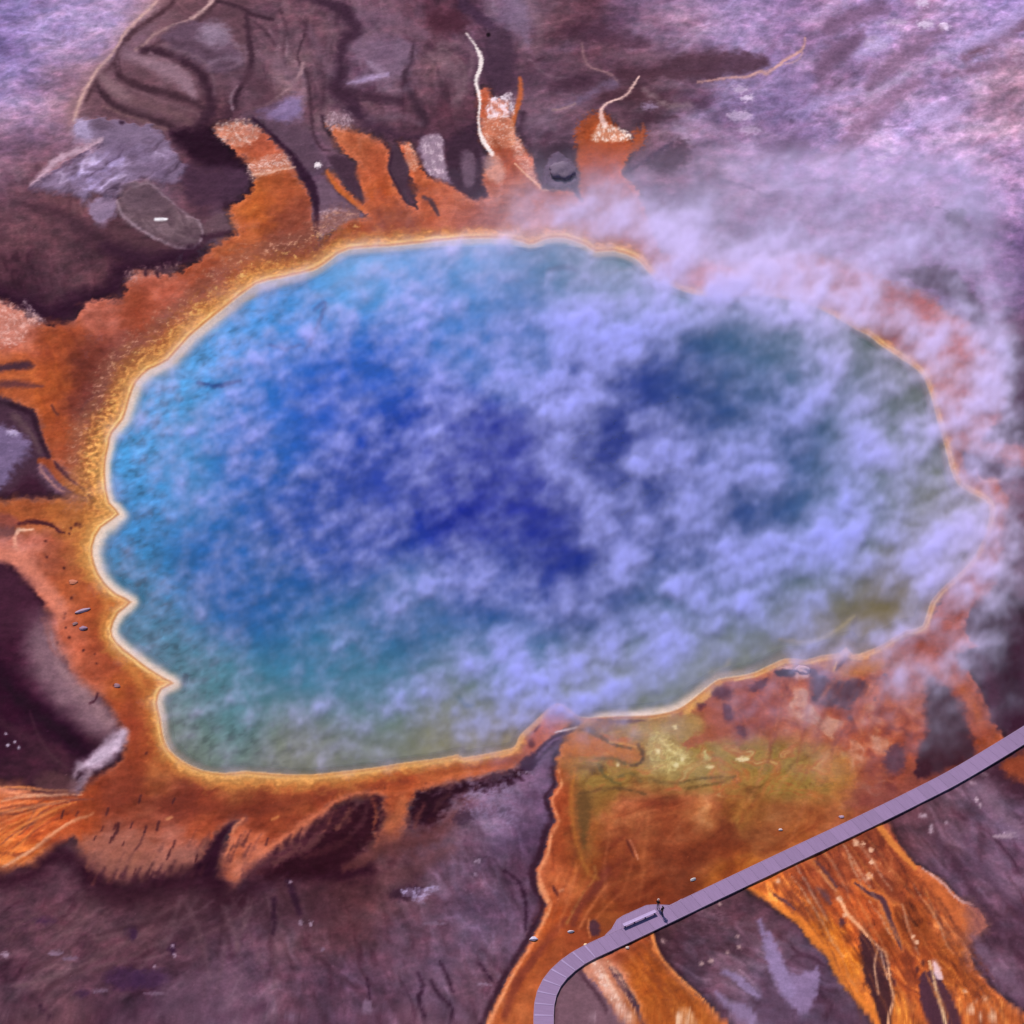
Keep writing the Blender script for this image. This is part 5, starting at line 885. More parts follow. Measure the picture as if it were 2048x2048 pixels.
HOLES = [(1275, 522, 48, 34, .75), (1215, 500, 50, 22, .6), (1000, 960, 190, 100, .22), (770, 985, 130, 70, .3), (1120, 1080, 110, 70, .3), (1400, 785, 85, 32, 1.0), (1310, 775, 50, 30, .9), (1470, 790, 40, 40, .8), (1045, 1015, 60, 35, .95), (790, 960, 80, 50, .7), (1130, 1110, 45, 45, 1.0), (1060, 1050, 70, 35, .6), (1495, 1030, 50, 32, .95), (1580, 1000, 35, 30, .7), (1000, 880, 60, 40, .8), (1090, 850, 60, 30, .7), (1240, 870, 30, 40, .95), (1210, 950, 35, 35, .7), (1290, 1050, 65, 45, .7), (640, 840, 60, 35, .7), (560, 860, 60, 30, .6), (620, 1010, 90, 40, .5), (900, 720, 90, 30, .5), (720, 780, 90, 40, .5), (1480, 700, 70, 55, .7),
         (1700, 760, 60, 40, .6), (1750, 690, 60, 25, .7), (1630, 890, 60, 50, .6), (1760, 1230, 110, 45, .9), (1260, 1210, 60, 22, .8), (1340, 1215, 60, 20, .6), (1120, 1275, 40, 25, .8), (800, 1120, 90, 40, .5), (690, 1200, 110, 40, .4), (800, 1350, 120, 30, .5), (1350, 1370, 110, 40, .6), (1500, 1300, 120, 30, .5), (1820, 980, 60, 50, .4), (1890, 575, 70, 45, .6), (1330, 330, 90, 60, .6), (2010, 860, 60, 25, .6), (1600, 690, 50, 30, .5), (1050, 650, 40, 35, .6), (1110, 540, 50, 18, .7), (1980, 935, 40, 25, .7)]


def steam_depth(u, v, gx, gy):
    """Optical depth of the steam seen from the side of the photograph."""
    u, v, gx, gy = (np.asarray(a, np.float32) for a in (u, v, gx, gy))
    def q(b):
        return b[4] * np.exp(-np.minimum(.5 * (((u - b[0]) / b[2]) ** 2 + ((v - b[1]) / b[3]) ** 2), 30))
    S = 0
    for b in STEAM:
        S = S + q(b)
    H = 1.0
    hu, hv = u + 30 * fbm(gx, gy, 60, 3, 241), v + 22 * fbm(gx, gy, 60, 3, 251)
    u0, v0 = u, v
    u, v = hu, hv
    for b in HOLES:
        H = H * (1 - .9 * q(b))
    u, v = u0, v0
    ca, sa = .90, -.44
    pu, pv_ = (u * ca + v * sa), (-u * sa + v * ca)
    n = fbm(pu / 1.5, pv_, 92, 4, 224, .50)
    f = fbm(pu / 1.25, pv_, 32, 3, 231, .52)
    west = sstep(1150, 500, u)
    m = np.maximum(np.exp((1.20 - .15 * west) * n + (.62 + .45 * west) * f) * (.60 - .10 * west) - .10 - .08 * west, 0)
    land = sstep(1.0, .0, np.clip((v - 300) / 400, 0, 1)) * .5
    lv = fbm(pu / 2.6, pv_, 60, 4, 261, .55)
    m = m * (1 - land) + land * np.exp(.45 * lv)
    sd = poly_dist(u, v, smooth_pts(POOL, True, 1))
    S = S * (1 - sstep(1180, 900, u) * sstep(-14, 26, sd) * .92)
    return S * H * m

# ---------------------------------------------------------------- small helpers
def put(name, me, mat=None, parent=None, loc=None):
    o = bpy.data.objects.new(name, me); C.objects.link(o)
    if mat is not None:
        me.materials.append(mat)
    if parent is not None:
        o.parent = parent
    if loc is not None:
        o.location = loc
    return o


def tag(o, label=None, cat=None, group=None, kind=None):
    for k, x in (('label', label), ('category', cat), ('group', group), ('kind', kind)):
        if x:
            o[k] = x
    return o


def thing(name, loc, label, cat, group=None, rz=0.0):
    o = bpy.data.objects.new(name, None); C.objects.link(o)
    o.location = loc; o.rotation_euler = (0, 0, rz); o.empty_display_size = .2
    return tag(o, label, cat, group)


def mesh_np(name, verts, quads, smooth=True):
    me = bpy.data.meshes.new(name)
    me.vertices.add(len(verts)); me.vertices.foreach_set("co", np.ascontiguousarray(verts, np.float32).ravel())
    n = len(quads)
    me.loops.add(n * 4); me.loops.foreach_set("vertex_index", np.ascontiguousarray(quads, np.int32).ravel())
    me.polygons.add(n)
    me.polygons.foreach_set("loop_start", np.arange(0, n * 4, 4, dtype=np.int32))
    if smooth:
        me.polygons.foreach_set("use_smooth", np.ones(n, bool))
    me.update(calc_edges=True)
    return me


def attr(me, name, typ, data):
    a = me.attributes.new(name, typ, 'POINT')
    a.data.foreach_set("color" if typ == 'FLOAT_COLOR' else "value", np.ascontiguousarray(data, np.float32).ravel())


def rgba(c):
    return np.column_stack([c, np.ones(len(c))])


def new_mat(name):
    m = bpy.data.materials.new(name); m.use_nodes = True
    nt = m.node_tree
    return m, nt, nt.nodes, nt.links, nt.nodes["Principled BSDF"]


def flat_mat(name, c, rough=.8, vary=.12, scale=8.0, bump=0.0):
    m, nt, N, L, b = new_mat(name)
    a = albedo(c)
    tc = N.new("ShaderNodeTexCoord")
    nz = N.new("ShaderNodeTexNoise"); nz.inputs["Scale"].default_value = scale; nz.inputs["Detail"].default_value = 4
    L.new(tc.outputs["Object"], nz.inputs["Vector"])
    cr = N.new("ShaderNodeMapRange"); cr.inputs[3].default_value = 1 - vary * 2; cr.inputs[4].default_value = 1 + vary * 2
    L.new(nz.outputs["Fac"], cr.inputs[0])
    mx = N.new("ShaderNodeVectorMath"); mx.operation = 'SCALE'; mx.inputs[0].default_value = a
    L.new(cr.outputs[0], mx.inputs["Scale"]); L.new(mx.outputs[0], b.inputs["Base Color"])
    b.inputs["Roughness"].default_value = rough; b.inputs["Specular IOR Level"].default_value = .3
    if bump:
        bp = N.new("ShaderNodeBump"); bp.inputs["Distance"].default_value = bump
        L.new(nz.outputs["Fac"], bp.inputs["Height"]); L.new(bp.outputs[0], b.inputs["Normal"])
    return m


# ---------------------------------------------------------------- ground: one sheet, fine where the spring is, coarse out to the horizon
def axis(lo, hi, step, far):
    a = list(np.arange(lo, hi, step))
    s, right = step, [a[-1]]
    while right[-1] < far:
        s *= 1.35; right.append(right[-1] + s)
    s, left = step, [a[0]]
    while left[-1] > -far:
        s *= 1.35; left.append(left[-1] - s)
    return np.array(left[:0:-1] + a + right[1:])


gx_, gy_ = axis(-89.0, 89.0, .175, 6000.0), axis(-90.0, 131.0, .225, 6000.0)
X, Y = np.meshgrid(gx_, gy_)
X = X.ravel(); Y = Y.ravel()
Yc = np.clip(Y, -340, 4000)
U, V = to_photo(X, Yc)
Uc = np.clip(U, -600, 2650); Vc = np.clip(V, -600, 2650)
cv = paint_ground(Uc, Vc, X * 14, Y * 14)
d_m = cv.sd / 14.0
nb = fbm(X * 14, Y * 14, 60, 4, 301); nf = fbm(X * 14, Y * 14, 16, 3, 302)
inside = d_m < 0
Z = .03 + .10 * sstep(0, 4, d_m) + .10 * sstep(2, 14, d_m) + cv.h + sstep(0.5, 5, d_m) * (.20 - .14 * sstep(950, 1050, Uc) * sstep(1380, 1460, Vc)) * (nb + .16 * nf)
dep = -d_m
Z = np.where(inside, -(.04 * sstep(0, .6, dep) + .35 * sstep(.8, 3.5, dep) + 6.0 * sstep(3, 16, dep)), np.maximum(Z, .02))
nx, ny = len(gx_), len(gy_)
ii = (np.arange(ny - 1)[:, None] * nx + np.arange(nx - 1)[None, :]).ravel()
quads = np.column_stack([ii, ii + 1, ii + 1 + nx, ii + nx])
gme = mesh_np("ground", np.column_stack([X, Y, Z]), quads)
attr(gme, "mat_colour", 'FLOAT_COLOR', rgba(albedo(cv.col)))
attr(gme, "wet", 'FLOAT', cv.wet)

gm, nt, N, L, b = new_mat("mineral_ground_and_bacterial_mat")
at = N.new("ShaderNodeAttribute"); at.attribute_name = "mat_colour"
aw = N.new("ShaderNodeAttribute"); aw.attribute_name = "wet"
tc = N.new("ShaderNodeTexCoord")
n1 = N.new("ShaderNodeTexNoise"); n1.inputs["Scale"].default_value = 2.6; n1.inputs["Detail"].default_value = 6; n1.inputs["Roughness"].default_value = .65
n2 = N.new("ShaderNodeTexNoise"); n2.inputs["Scale"].default_value = .9; n2.inputs["Detail"].default_value = 5
for n_ in (n1, n2):
    L.new(tc.outputs["Object"], n_.inputs["Vector"])
r1 = N.new("ShaderNodeMapRange"); r1.inputs[1].default_value = .25; r1.inputs[2].default_value = .75; r1.inputs[3].default_value = .84; r1.inputs[4].default_value = 1.16
L.new(n1.outputs["Fac"], r1.inputs[0])
r2 = N.new("ShaderNodeMapRange"); r2.inputs[1].default_value = .3; r2.inputs[2].default_value = .7; r2.inputs[3].default_value = .93; r2.inputs[4].default_value = 1.07
L.new(n2.outputs["Fac"], r2.inputs[0])
mm = N.new("ShaderNodeMath"); mm.operation = 'MULTIPLY'; L.new(r1.outputs[0], mm.inputs[0]); L.new(r2.outputs[0], mm.inputs[1])
sc = N.new("ShaderNodeVectorMath"); sc.operation = 'SCALE'; L.new(at.outputs["Color"], sc.inputs[0]); L.new(mm.outputs[0], sc.inputs["Scale"])
L.new(sc.outputs[0], b.inputs["Base Color"])
rr = N.new("ShaderNodeMapRange"); rr.inputs[3].default_value = .92; rr.inputs[4].default_value = .55
L.new(aw.outputs["Fac"], rr.inputs[0]); L.new(rr.outputs[0], b.inputs["Roughness"])
b.inputs["Specular IOR Level"].default_value = .03
bp = N.new("ShaderNodeBump"); bp.inputs["Strength"].default_value = .5; bp.inputs["Distance"].default_value = .05
L.new(n1.outputs["Fac"], bp.inputs["Height"]); L.new(bp.outputs[0], b.inputs["Normal"])
ground = tag(put("ground", gme, gm), kind='structure')

# ---------------------------------------------------------------- water of the spring
xs = np.arange(-70, 76, .34); ys = np.arange(-60, 62, .34)
WX, WY = np.meshgrid(xs, ys); WX = WX.ravel(); WY = WY.ravel()
wu, wv = to_photo(WX, WY)
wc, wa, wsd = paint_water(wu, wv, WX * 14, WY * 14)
nx, ny = len(xs), len(ys)
ii = (np.arange(ny - 1)[:, None] * nx + np.arange(nx - 1)[None, :]).ravel()
q = np.column_stack([ii, ii + 1, ii + 1 + nx, ii + nx])
q = q[(wsd[q] < 14).any(1)]
used = np.unique(q); remap = np.full(len(WX), -1); remap[used] = np.arange(len(used))
wme = mesh_np("water", np.column_stack([WX, WY, np.zeros_like(WX)])[used], remap[q])
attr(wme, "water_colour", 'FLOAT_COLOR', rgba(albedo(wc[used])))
attr(wme, "murk", 'FLOAT', wa[used])
wm, nt, N, L, b = new_mat("hot_spring_water")
at = N.new("ShaderNodeAttribute"); at.attribute_name = "water_colour"
ak = N.new("ShaderNodeAttribute"); ak.attribute_name = "murk"
tc = N.new("ShaderNodeTexCoord")
n1 = N.new("ShaderNodeTexNoise"); n1.inputs["Scale"].default_value = 1.6; n1.inputs["Detail"].default_value = 4
L.new(tc.outputs["Object"], n1.inputs["Vector"])
bp = N.new("ShaderNodeBump"); bp.inputs["Strength"].default_value = .25; bp.inputs["Distance"].default_value = .02
L.new(n1.outputs["Fac"], bp.inputs["Height"])
L.new(at.outputs["Color"], b.inputs["Base Color"])
b.inputs["Roughness"].default_value = .12; b.inputs["IOR"].default_value = 1.33
L.new(bp.outputs[0], b.inputs["Normal"])
tr = N.new("ShaderNodeBsdfTransparent"); gl = N.new("ShaderNodeBsdfGlossy"); gl.inputs["Roughness"].default_value = .12
L.new(bp.outputs[0], gl.inputs["Normal"])
fr = N.new("ShaderNodeFresnel"); fr.inputs["IOR"].default_value = 1.33
m1 = N.new("ShaderNodeMixShader"); L.new(fr.outputs[0], m1.inputs[0]); L.new(tr.outputs[0], m1.inputs[1]); L.new(gl.outputs[0], m1.inputs[2])
m2 = N.new("ShaderNodeMixShader"); L.new(ak.outputs["Fac"], m2.inputs[0]); L.new(m1.outputs[0], m2.inputs[1]); L.new(b.outputs[0], m2.inputs[2])
L.new(m2.outputs[0], N["Material Output"].inputs["Surface"])
water = tag(put("water", wme, wm), kind='structure')

# ---------------------------------------------------------------- boardwalk
DECK = .50                                              # deck height over the flats
UP = [(1069, 2080), (1069.5, 2048), (1070, 2016), (1074, 1993), (1085, 1967), (1102, 1941), (1123, 1922), (1144, 1907), (1185, 1886), (1221, 1869.5), (1300, 1832), (1400, 1784), (1536, 1719.5), (1700, 1642.5), (1800, 1594), (1848, 1569.5), (1900, 1542), (1941, 1519), (2048, 1454), (2200, 1358), (2400, 1226)]
LO = [(1105, 2080), (1105, 2046), (1105, 2017), (1107, 1996), (1114, 1976), (1128, 1957.5), (1149, 1939), (1175, 1920), (1206, 1905.5), (1240, 1890), (1303, 1860.5), (1400, 1813.5), (1600, 1718.5), (1700, 1672), (1800, 1624), (1848, 1600), (1900, 1574.5), (1941, 1551), (2048, 1486), (2200, 1390), (2400, 1258)]


def resample(P, z, n=1400):
    P = smooth_pts(P, False, 8)
    x, y = to_ground(P[:, 0], P[:, 1], z)
    Q = np.column_stack([x, y])
    s = np.concatenate([[0], np.cumsum(np.hypot(*np.diff(Q, axis=0).T))])
    t = np.linspace(0, s[-1], n)
    return np.column_stack([np.interp(t, s, Q[:, 0]), np.interp(t, s, Q[:, 1])])


upg = resample(UP, DECK)
log_ = resample(LO, DECK)
# centre line and half width, so that both edges run parallel as carpentry does
mid = []
for p in log_:
    k = np.argmin(np.hypot(upg[:, 0] - p[0], upg[:, 1] - p[1]))
    mid.append((p + upg[k]) / 2)
mid = np.array(mid)
ker = np.ones(31) / 31
midp = np.column_stack([np.convolve(np.pad(mid[:, i], 15, mode='edge'), ker, 'valid') for i in (0, 1)])
s = np.concatenate([[0], np.cumsum(np.hypot(*np.diff(midp, axis=0).T))])
PANEL = 1.78
HALF = 1.17
npan = int(s[-1] / PANEL)
st = np.arange(npan + 1) * PANEL
cx, cy = np.interp(st, s, midp[:, 0]), np.interp(st, s, midp[:, 1])
tx, ty = np.gradient(cx), np.gradient(cy)
tl = np.hypot(tx, ty); tx /= tl; ty /= tl
lx, ly = -ty, tx                                        # towards the spring


def wood(name, c, vary=.10):
    m, nt, N, L, b = new_mat(name)
    oi = N.new("ShaderNodeObjectInfo"); tc = N.new("ShaderNodeTexCoord")
    mp = N.new("ShaderNodeMapping"); mp.inputs["Scale"].default_value = (7.1, .35, 1)
    L.new(tc.outputs["Object"], mp.inputs["Vector"])
    w = N.new("ShaderNodeTexNoise"); w.inputs["Scale"].default_value = 1.0; w.inputs["Detail"].default_value = 4
    L.new(mp.outputs[0], w.inputs["Vector"])
    a = N.new("ShaderNodeMapRange"); a.inputs[3].default_value = 1 - 2.2 * vary; a.inputs[4].default_value = 1 + 2.2 * vary; L.new(w.outputs["Fac"], a.inputs[0])
    r = N.new("ShaderNodeMapRange"); r.inputs[3].default_value = .93; r.inputs[4].default_value = 1.06; L.new(oi.outputs["Random"], r.inputs[0])
    k = N.new("ShaderNodeMath"); k.operation = 'MULTIPLY'; L.new(a.outputs[0], k.inputs[0]); L.new(r.outputs[0], k.inputs[1])
    v = N.new("ShaderNodeVectorMath"); v.operation = 'SCALE'; v.inputs[0].default_value = albedo(c); L.new(k.outputs[0], v.inputs["Scale"])
    L.new(v.outputs[0], b.inputs["Base Color"]); b.inputs["Roughness"].default_value = .85; b.inputs["Specular IOR Level"].default_value = .2
    return m


deck_m = wood("weathered_grey_decking", (150, 122, 164)); pale_m = wood("paler_board", (176, 150, 196), .06)
beam_m = wood("weathered_edge_timber", (168, 138, 176), .06); post_m = wood("dark_wet_timber", (70, 50, 60))


def slab(corners, z0, z1, origin):
    """A prism over a polygon given in world x, y (counter-clockwise)."""
    bm = bmesh.new()
    lo = [bm.verts.new((x - origin[0], y - origin[1], z0 - origin[2])) for x, y in corners]
    hi = [bm.verts.new((x - origin[0], y - origin[1], z1 - origin[2])) for x, y in corners]
    n = len(corners)
    bm.faces.new(hi); bm.faces.new(lo[::-1])
    for i in range(n):
        bm.faces.new((lo[i], lo[(i + 1) % n], hi[(i + 1) % n], hi[i]))
    bmesh.ops.recalc_face_normals(bm, faces=bm.faces)
    return bm


def part(name, bm, mat, parent, loc=(0, 0, 0), rz=0.0):
    me = bpy.data.meshes.new(name); bm.to_mesh(me); bm.free()
    o = put(name, me, mat, parent, loc); o.rotation_euler = (0, 0, rz)
    return o


k0 = npan // 2
BW = (float(cx[k0]), float(cy[k0]), 0.0)
boardwalk = thing("boardwalk", BW, "long grey plank boardwalk curving across the orange runoff below the spring", "boardwalk")
GAP = .009
post_me = None
for i in range(npan):
    o3 = ((cx[i] + cx[i + 1]) / 2, (cy[i] + cy[i + 1]) / 2, DECK)
    ang = math.atan2(ty[i] + ty[i + 1], tx[i] + tx[i + 1])

    def side(j, f, w):
        return (cx[j] + tx[j] * f + lx[j] * w, cy[j] + ty[j] * f + ly[j] * w)
    cor = [side(i, GAP, -HALF), side(i + 1, -GAP, -HALF), side(i + 1, -GAP, HALF), side(i, GAP, HALF)]
    R = Matrix.Rotation(-ang, 4, 'Z')
    bm = slab(cor, DECK - .05, DECK, o3); bmesh.ops.transform(bm, matrix=R, verts=bm.verts)
    part("deck_panel", bm, deck_m, boardwalk, (o3[0] - BW[0], o3[1] - BW[1], DECK), ang)
    for w in (-1, 1):                                   # edge timbers under the panel, a hand proud of it
        a0, a1 = HALF + .004, HALF + .075
        c4 = [side(i, .004, w * a0), side(i + 1, -.004, w * a0), side(i + 1, -.004, w * a1), side(i, .004, w * a1)]
        if w > 0:
            c4 = c4[::1]
        else:
            c4 = c4[::-1]
        bm = slab(c4, DECK - .17, DECK + .012, o3); bmesh.ops.transform(bm, matrix=R, verts=bm.verts)
        part("edge_beam", bm, beam_m, boardwalk, (o3[0] - BW[0], o3[1] - BW[1], DECK), ang)
    curve = abs((math.atan2(ty[i + 1], tx[i + 1]) - math.atan2(ty[max(i - 1, 0)], tx[max(i - 1, 0)]) + math.pi) % (2 * math.pi) - math.pi)
    if (curve > .10 and i > 0) or i in (npan - 14, npan - 13):                # paler wedge boards where the panels turn
        bw_ = .13 if curve > .10 else .06
        c4 = [side(i, -bw_ * .5, -HALF + .02), side(i, bw_ * .5, -HALF + .02), side(i, bw_, HALF - .02), side(i, -bw_, HALF - .02)]
        bm = slab(c4, DECK + .003, DECK + .022, o3); bmesh.ops.transform(bm, matrix=R, verts=bm.verts)
        part("joint_board", bm, pale_m, boardwalk, (o3[0] - BW[0], o3[1] - BW[1], DECK), ang)
    for w in (-1, 1):
        x, y = side(i, 0, w * (HALF - .25))
        if post_me is None:
            bm = slab([(-.06, -.06), (.06, -.06), (.06, .06), (-.06, .06)], -.35, DECK - .055, (0, 0, 0))
            post_me = bpy.data.meshes.new("post"); bm.to_mesh(post_me); bm.free(); post_me.materials.append(post_m)
        o = bpy.data.objects.new("post", post_me); C.objects.link(o); o.parent = boardwalk; o.location = (x - BW[0], y - BW[1], 0)

# the wider viewing bay on the spring side
BAY = [(1213, 1874), (1224, 1858), (1234.5, 1839.5), (1248, 1831), (1293, 1811), (1309, 1809.5), (1343, 1811), (1366, 1801)]
bx, by = to_ground([p[0] for p in BAY], [p[1] for p in BAY], DECK)
bay = list(zip(bx, by))


def on_edge(p):
    k = int(np.argmin(np.hypot(midp[:, 0] - p[0], midp[:, 1] - p[1])))
    t = midp[min(k + 3, len(midp) - 1)] - midp[k - 3]; t = t / np.hypot(*t)
    return (midp[k][0] - t[1] * (HALF + .085), midp[k][1] + t[0] * (HALF + .085))


bay[0], bay[-1] = on_edge(bay[0]), on_edge(bay[-1])
inner = [on_edge(p) for p in bay]
bo = (sum(p[0] for p in bay) / len(bay), sum(p[1] for p in bay) / len(bay), DECK)
bm = bmesh.new()
rows = [[bm.verts.new((p[0] - bo[0], p[1] - bo[1], z)) for p in r] for r, z in ((inner, -.002), (bay, -.002), (bay, -.05), (inner, -.05))]
for r0, r1 in zip(rows, rows[1:] + rows[:1]):
    for i in range(len(bay) - 1):
        if (r0[i].co - r1[i].co).length + (r0[i + 1].co - r1[i + 1].co).length > 1e-4:
            bm.faces.new((r0[i], r0[i + 1], r1[i + 1], r1[i]))
bmesh.ops.remove_doubles(bm, verts=bm.verts, dist=.001)
bmesh.ops.recalc_face_normals(bm, faces=bm.faces)
part("viewing_bay", bm, deck_m, boardwalk, (bo[0] - BW[0], bo[1] - BW[1], DECK))
for a, c in zip(bay[:-1], bay[1:]):
    t = Vector((c[0] - a[0], c[1] - a[1])); ln = t.length; t /= ln; n = Vector((-t.y, t.x)) * .07
    o3 = (a[0], a[1], DECK)
    part("edge_beam", slab([(a[0], a[1]), (c[0], c[1]), (c[0] + n.x, c[1] + n.y), (a[0] + n.x, a[1] + n.y)], DECK - .17, DECK + .010, o3), beam_m, boardwalk, (a[0] - BW[0], a[1] - BW[1], DECK))

# ---------------------------------------------------------------- bench in the bay
SEAT = .46
ax, ay = to_ground(1246.5, 1850, DECK + SEAT); ex, ey = to_ground(1311.5, 1821.5, DECK + SEAT)
bl = math.hypot(ex - ax, ey - ay); ba = math.atan2(ey - ay, ex - ax)
bench = thing("bench", ((ax + ex) / 2, (ay + ey) / 2, DECK), "long pale plank bench without a back on the boardwalk's wider bay", "bench", rz=ba)
seat_m = wood("pale_bench_plank", (200, 174, 224), .05); leg_m = wood("bench_frame_timber", (104, 80, 108))


def box(x0, x1, y0, y1, z0, z1):
    return slab([(x0, y0), (x1, y0), (x1, y1), (x0, y1)], z0, z1, (0, 0, 0))


for k in range(3):
    part("seat_plank", box(-bl / 2, bl / 2, -.235 + .16 * k, -.085 + .16 * k, SEAT - .05, SEAT), seat_m, bench)
for x in (-bl / 2 + .22, -bl / 6, bl / 6, bl / 2 - .22):
    part("leg", box(x - .05, x + .05, -.20, .20, .0, SEAT - .053), leg_m, bench)
part("stretcher", box(-bl / 2 + .30, -bl / 6 - .06, -.03, .03, .18, .26), leg_m, bench)
part("stretcher", box(-bl / 6 + .06, bl / 6 - .06, -.03, .03, .18, .26), leg_m, bench)
part("stretcher", box(bl / 6 + .06, bl / 2 - .30, -.03, .03, .18, .26), leg_m, bench)


# ---------------------------------------------------------------- the two visitors
def skin(name, chains, mat, parent, sub=1):
    """One continuous surface grown round connected joints. chains: lists of (key, xyz, radius); a repeated key joins chains."""
    keys, co, rad, ed = {}, [], [], []
    for ch in chains:
        prev = None
        for k, p, r in ch:
            if k not in keys:
                keys[k] = len(co); co.append(p); rad.append(r)
            if prev is not None:
                ed.append((prev, keys[k]))
            prev = keys[k]
    me = bpy.data.meshes.new(name); me.from_pydata(co, ed, [])
    o = put(name, me, mat, parent)
    md = o.modifiers.new("skin", 'SKIN'); md.use_smooth_shade = True
    for i, r in enumerate(rad):
        v = me.skin_vertices[0].data[i]; v.radius = (r, r) if np.isscalar(r) else r
        v.use_root = i == 0
    ss = o.modifiers.new("smooth", 'SUBSURF'); ss.levels = sub; ss.render_levels = sub
    return o


def visitor(loc, rz, label, top_c, leg_c, head_c, skin_c, arm, stride, hat):
    t = thing("person", loc, label, "person", rz=rz)
    sk = flat_mat("skin", skin_c, .6, .05); tm = flat_mat("top_cloth", top_c, .9); lm = flat_mat("trouser_cloth", leg_c, .9)
    hm = flat_mat("headwear_or_hair", head_c, .9); shm = flat_mat("shoe", (50, 40, 46), .7)
    P, S = {}, stride
    P['pel'] = (0, 0, .96); P['wa'] = (0, .01, 1.10); P['ch'] = (0, .01, 1.34); P['ne'] = (0, .0, 1.50); P['h0'] = (0, -.02, 1.60); P['h1'] = (0, -.02, 1.72)
    body = [[('pel', P['pel'], .13), ('wa', P['wa'], .10), ('ch', P['ch'], (.13, .085)), ('ne', P['ne'], .055), ('h0', P['h0'], (.075, .09)), ('h1', P['h1'], (.072, .085))]]
    trou = [[('pel', (0, 0, 1.0), (.16, .125)), ('b', (0, 0, .93), (.165, .13))]]
    for s_, f in ((-1, S), (1, -S)):
        hip, kn, an, to = (s_ * .09, 0, .90), (s_ * .10, -f * .5 - .02, .49), (s_ * .10, f * -1.0 + .02, .09), (s_ * .12, f * -1.0 - .13, .045)
        body.append([('pel', P['pel'], .13), ('hp%d' % s_, hip, .085), ('kn%d' % s_, kn, .058), ('an%d' % s_, an, .040), ('to%d' % s_, to, .035)])
        trou.append([('b', (0, 0, .93), .165), ('hp%d' % s_, hip, .098), ('kn%d' % s_, kn, .072), ('an%d' % s_, (an[0], an[1], .12), .062)])
    jack = [[('b', (0, .005, 1.0), (.165, .13)), ('wa', (0, .01, 1.14), (.16, .135)), ('ch', (0, .01, 1.36), (.20, .15)), ('nk', (0, .0, 1.475), .075)]]
    for s_ in (-1, 1):
        sh = (s_ * .19, .01, 1.40); el = (s_ * (.25 + .02 * arm), .02 - .04 * arm, 1.13); wr = (s_ * (.24 - .10 * arm), -.05 - .18 * arm, .90 + .16 * arm)
        d = (Vector(wr) - Vector(el)).normalized(); sd_ = Vector((s_, 0, 0)); sd_ = (sd_ - d * sd_.dot(d)).normalized(); up = d.cross(sd_)
        pa = Vector(wr) + d * .07
        body.append([('ch', P['ch'], .13), ('sh%d' % s_, sh, .052), ('el%d' % s_, el, .044), ('wr%d' % s_, wr, .028), ('pa%d' % s_, tuple(pa), (.040, .022))])
        for q, (off, ln) in enumerate(((-.030, .065), (-.010, .078), (.010, .072), (.030, .056))):
            b0 = pa + up * off * 1.0 + d * .015
            b1 = b0 + d * ln * .5 - sd_ * .006 + up * off * .2; b2 = b1 + d * ln * .5 - sd_ * .018
            body.append([('pa%d' % s_, tuple(pa), .03), ('f%d%d' % (s_, q), tuple(b0), .010), ('g%d%d' % (s_, q), tuple(b1), .009), ('i%d%d' % (s_, q), tuple(b2), .008)])
        th = Vector(wr) + d * .03 + up * -.03
        body.append([('wr%d' % s_, wr, .028), ('t%d' % s_, tuple(th), .012), ('u%d' % s_, tuple(th + d * .045 - up * .018), .010)])
        jack.append([('ch', (0, .01, 1.36), .18), ('sh%d' % s_, sh, .080), ('el%d' % s_, el, .060), ('wr%d' % s_, tuple(Vector(wr) - d * .03), .045)])
    bodyo = skin("body", body, sk, t)
    skin("trousers", trou, lm, t); skin("jacket", jack, tm, t)
    for s_, f in ((-1, S), (1, -S)):
        skin("shoe", [[('a', (s_ * .10, f * -1.0 + .05, .055), .052), ('b', (s_ * .115, f * -1.0 - .07, .045), .046), ('c', (s_ * .122, f * -1.0 - .16, .038), .036)]], shm, t)
    skin("nose", [[('a', (0, -.105, 1.685), .014), ('b', (0, -.118, 1.655), .016)]], sk, bodyo)
    for s_ in (-1, 1):
        skin("ear", [[('a', (s_ * .078, -.015, 1.69), .014), ('b', (s_ * .082, -.012, 1.65), .012)]], sk, bodyo)
    if hat:
        bm = bmesh.new()
        for (r0, z0) in ((.0, 0),):
            rings = [(.155, 1.735), (.150, 1.745), (.098, 1.752), (.098, 1.80), (.085, 1.85), (.040, 1.868)]
            prev = None
            for r, z in rings:
                ring = [bm.verts.new((r * math.cos(a), -.02 + r * 1.12 * math.sin(a), z)) for a in np.linspace(0, 2 * math.pi, 17)[:-1]]
                if prev:
                    for i in range(16):
                        bm.faces.new((prev[i], prev[(i + 1) % 16], ring[(i + 1) % 16], ring[i]))
                prev = ring
            bm.faces.new(prev)
        part("sun_hat", bm, hm, t)
    else:
        skin("hair", [[('a', (0, .005, 1.775), (.080, .085)), ('b', (0, .03, 1.70), (.080, .075)), ('c', (0, .045, 1.62), (.062, .05))]], hm, t)
    return t


def at_deck(u, v):
    x, y = to_ground(u, v, DECK)
    return (float(x), float(y), DECK)


visitor(at_deck(1316, 1817.5), math.radians(150), "person in a black top, pale trousers and light hat standing at the bench end", (24, 12, 20), (158, 140, 160), (214, 180, 178), (196, 140, 120), .9, .06, True)
visitor(at_deck(1324.5, 1830.5), math.radians(-140), "person dressed all in black walking past the bench on the boardwalk", (22, 10, 24), (20, 10, 26), (30, 14, 26), (150, 100, 92), .2, .14, False)


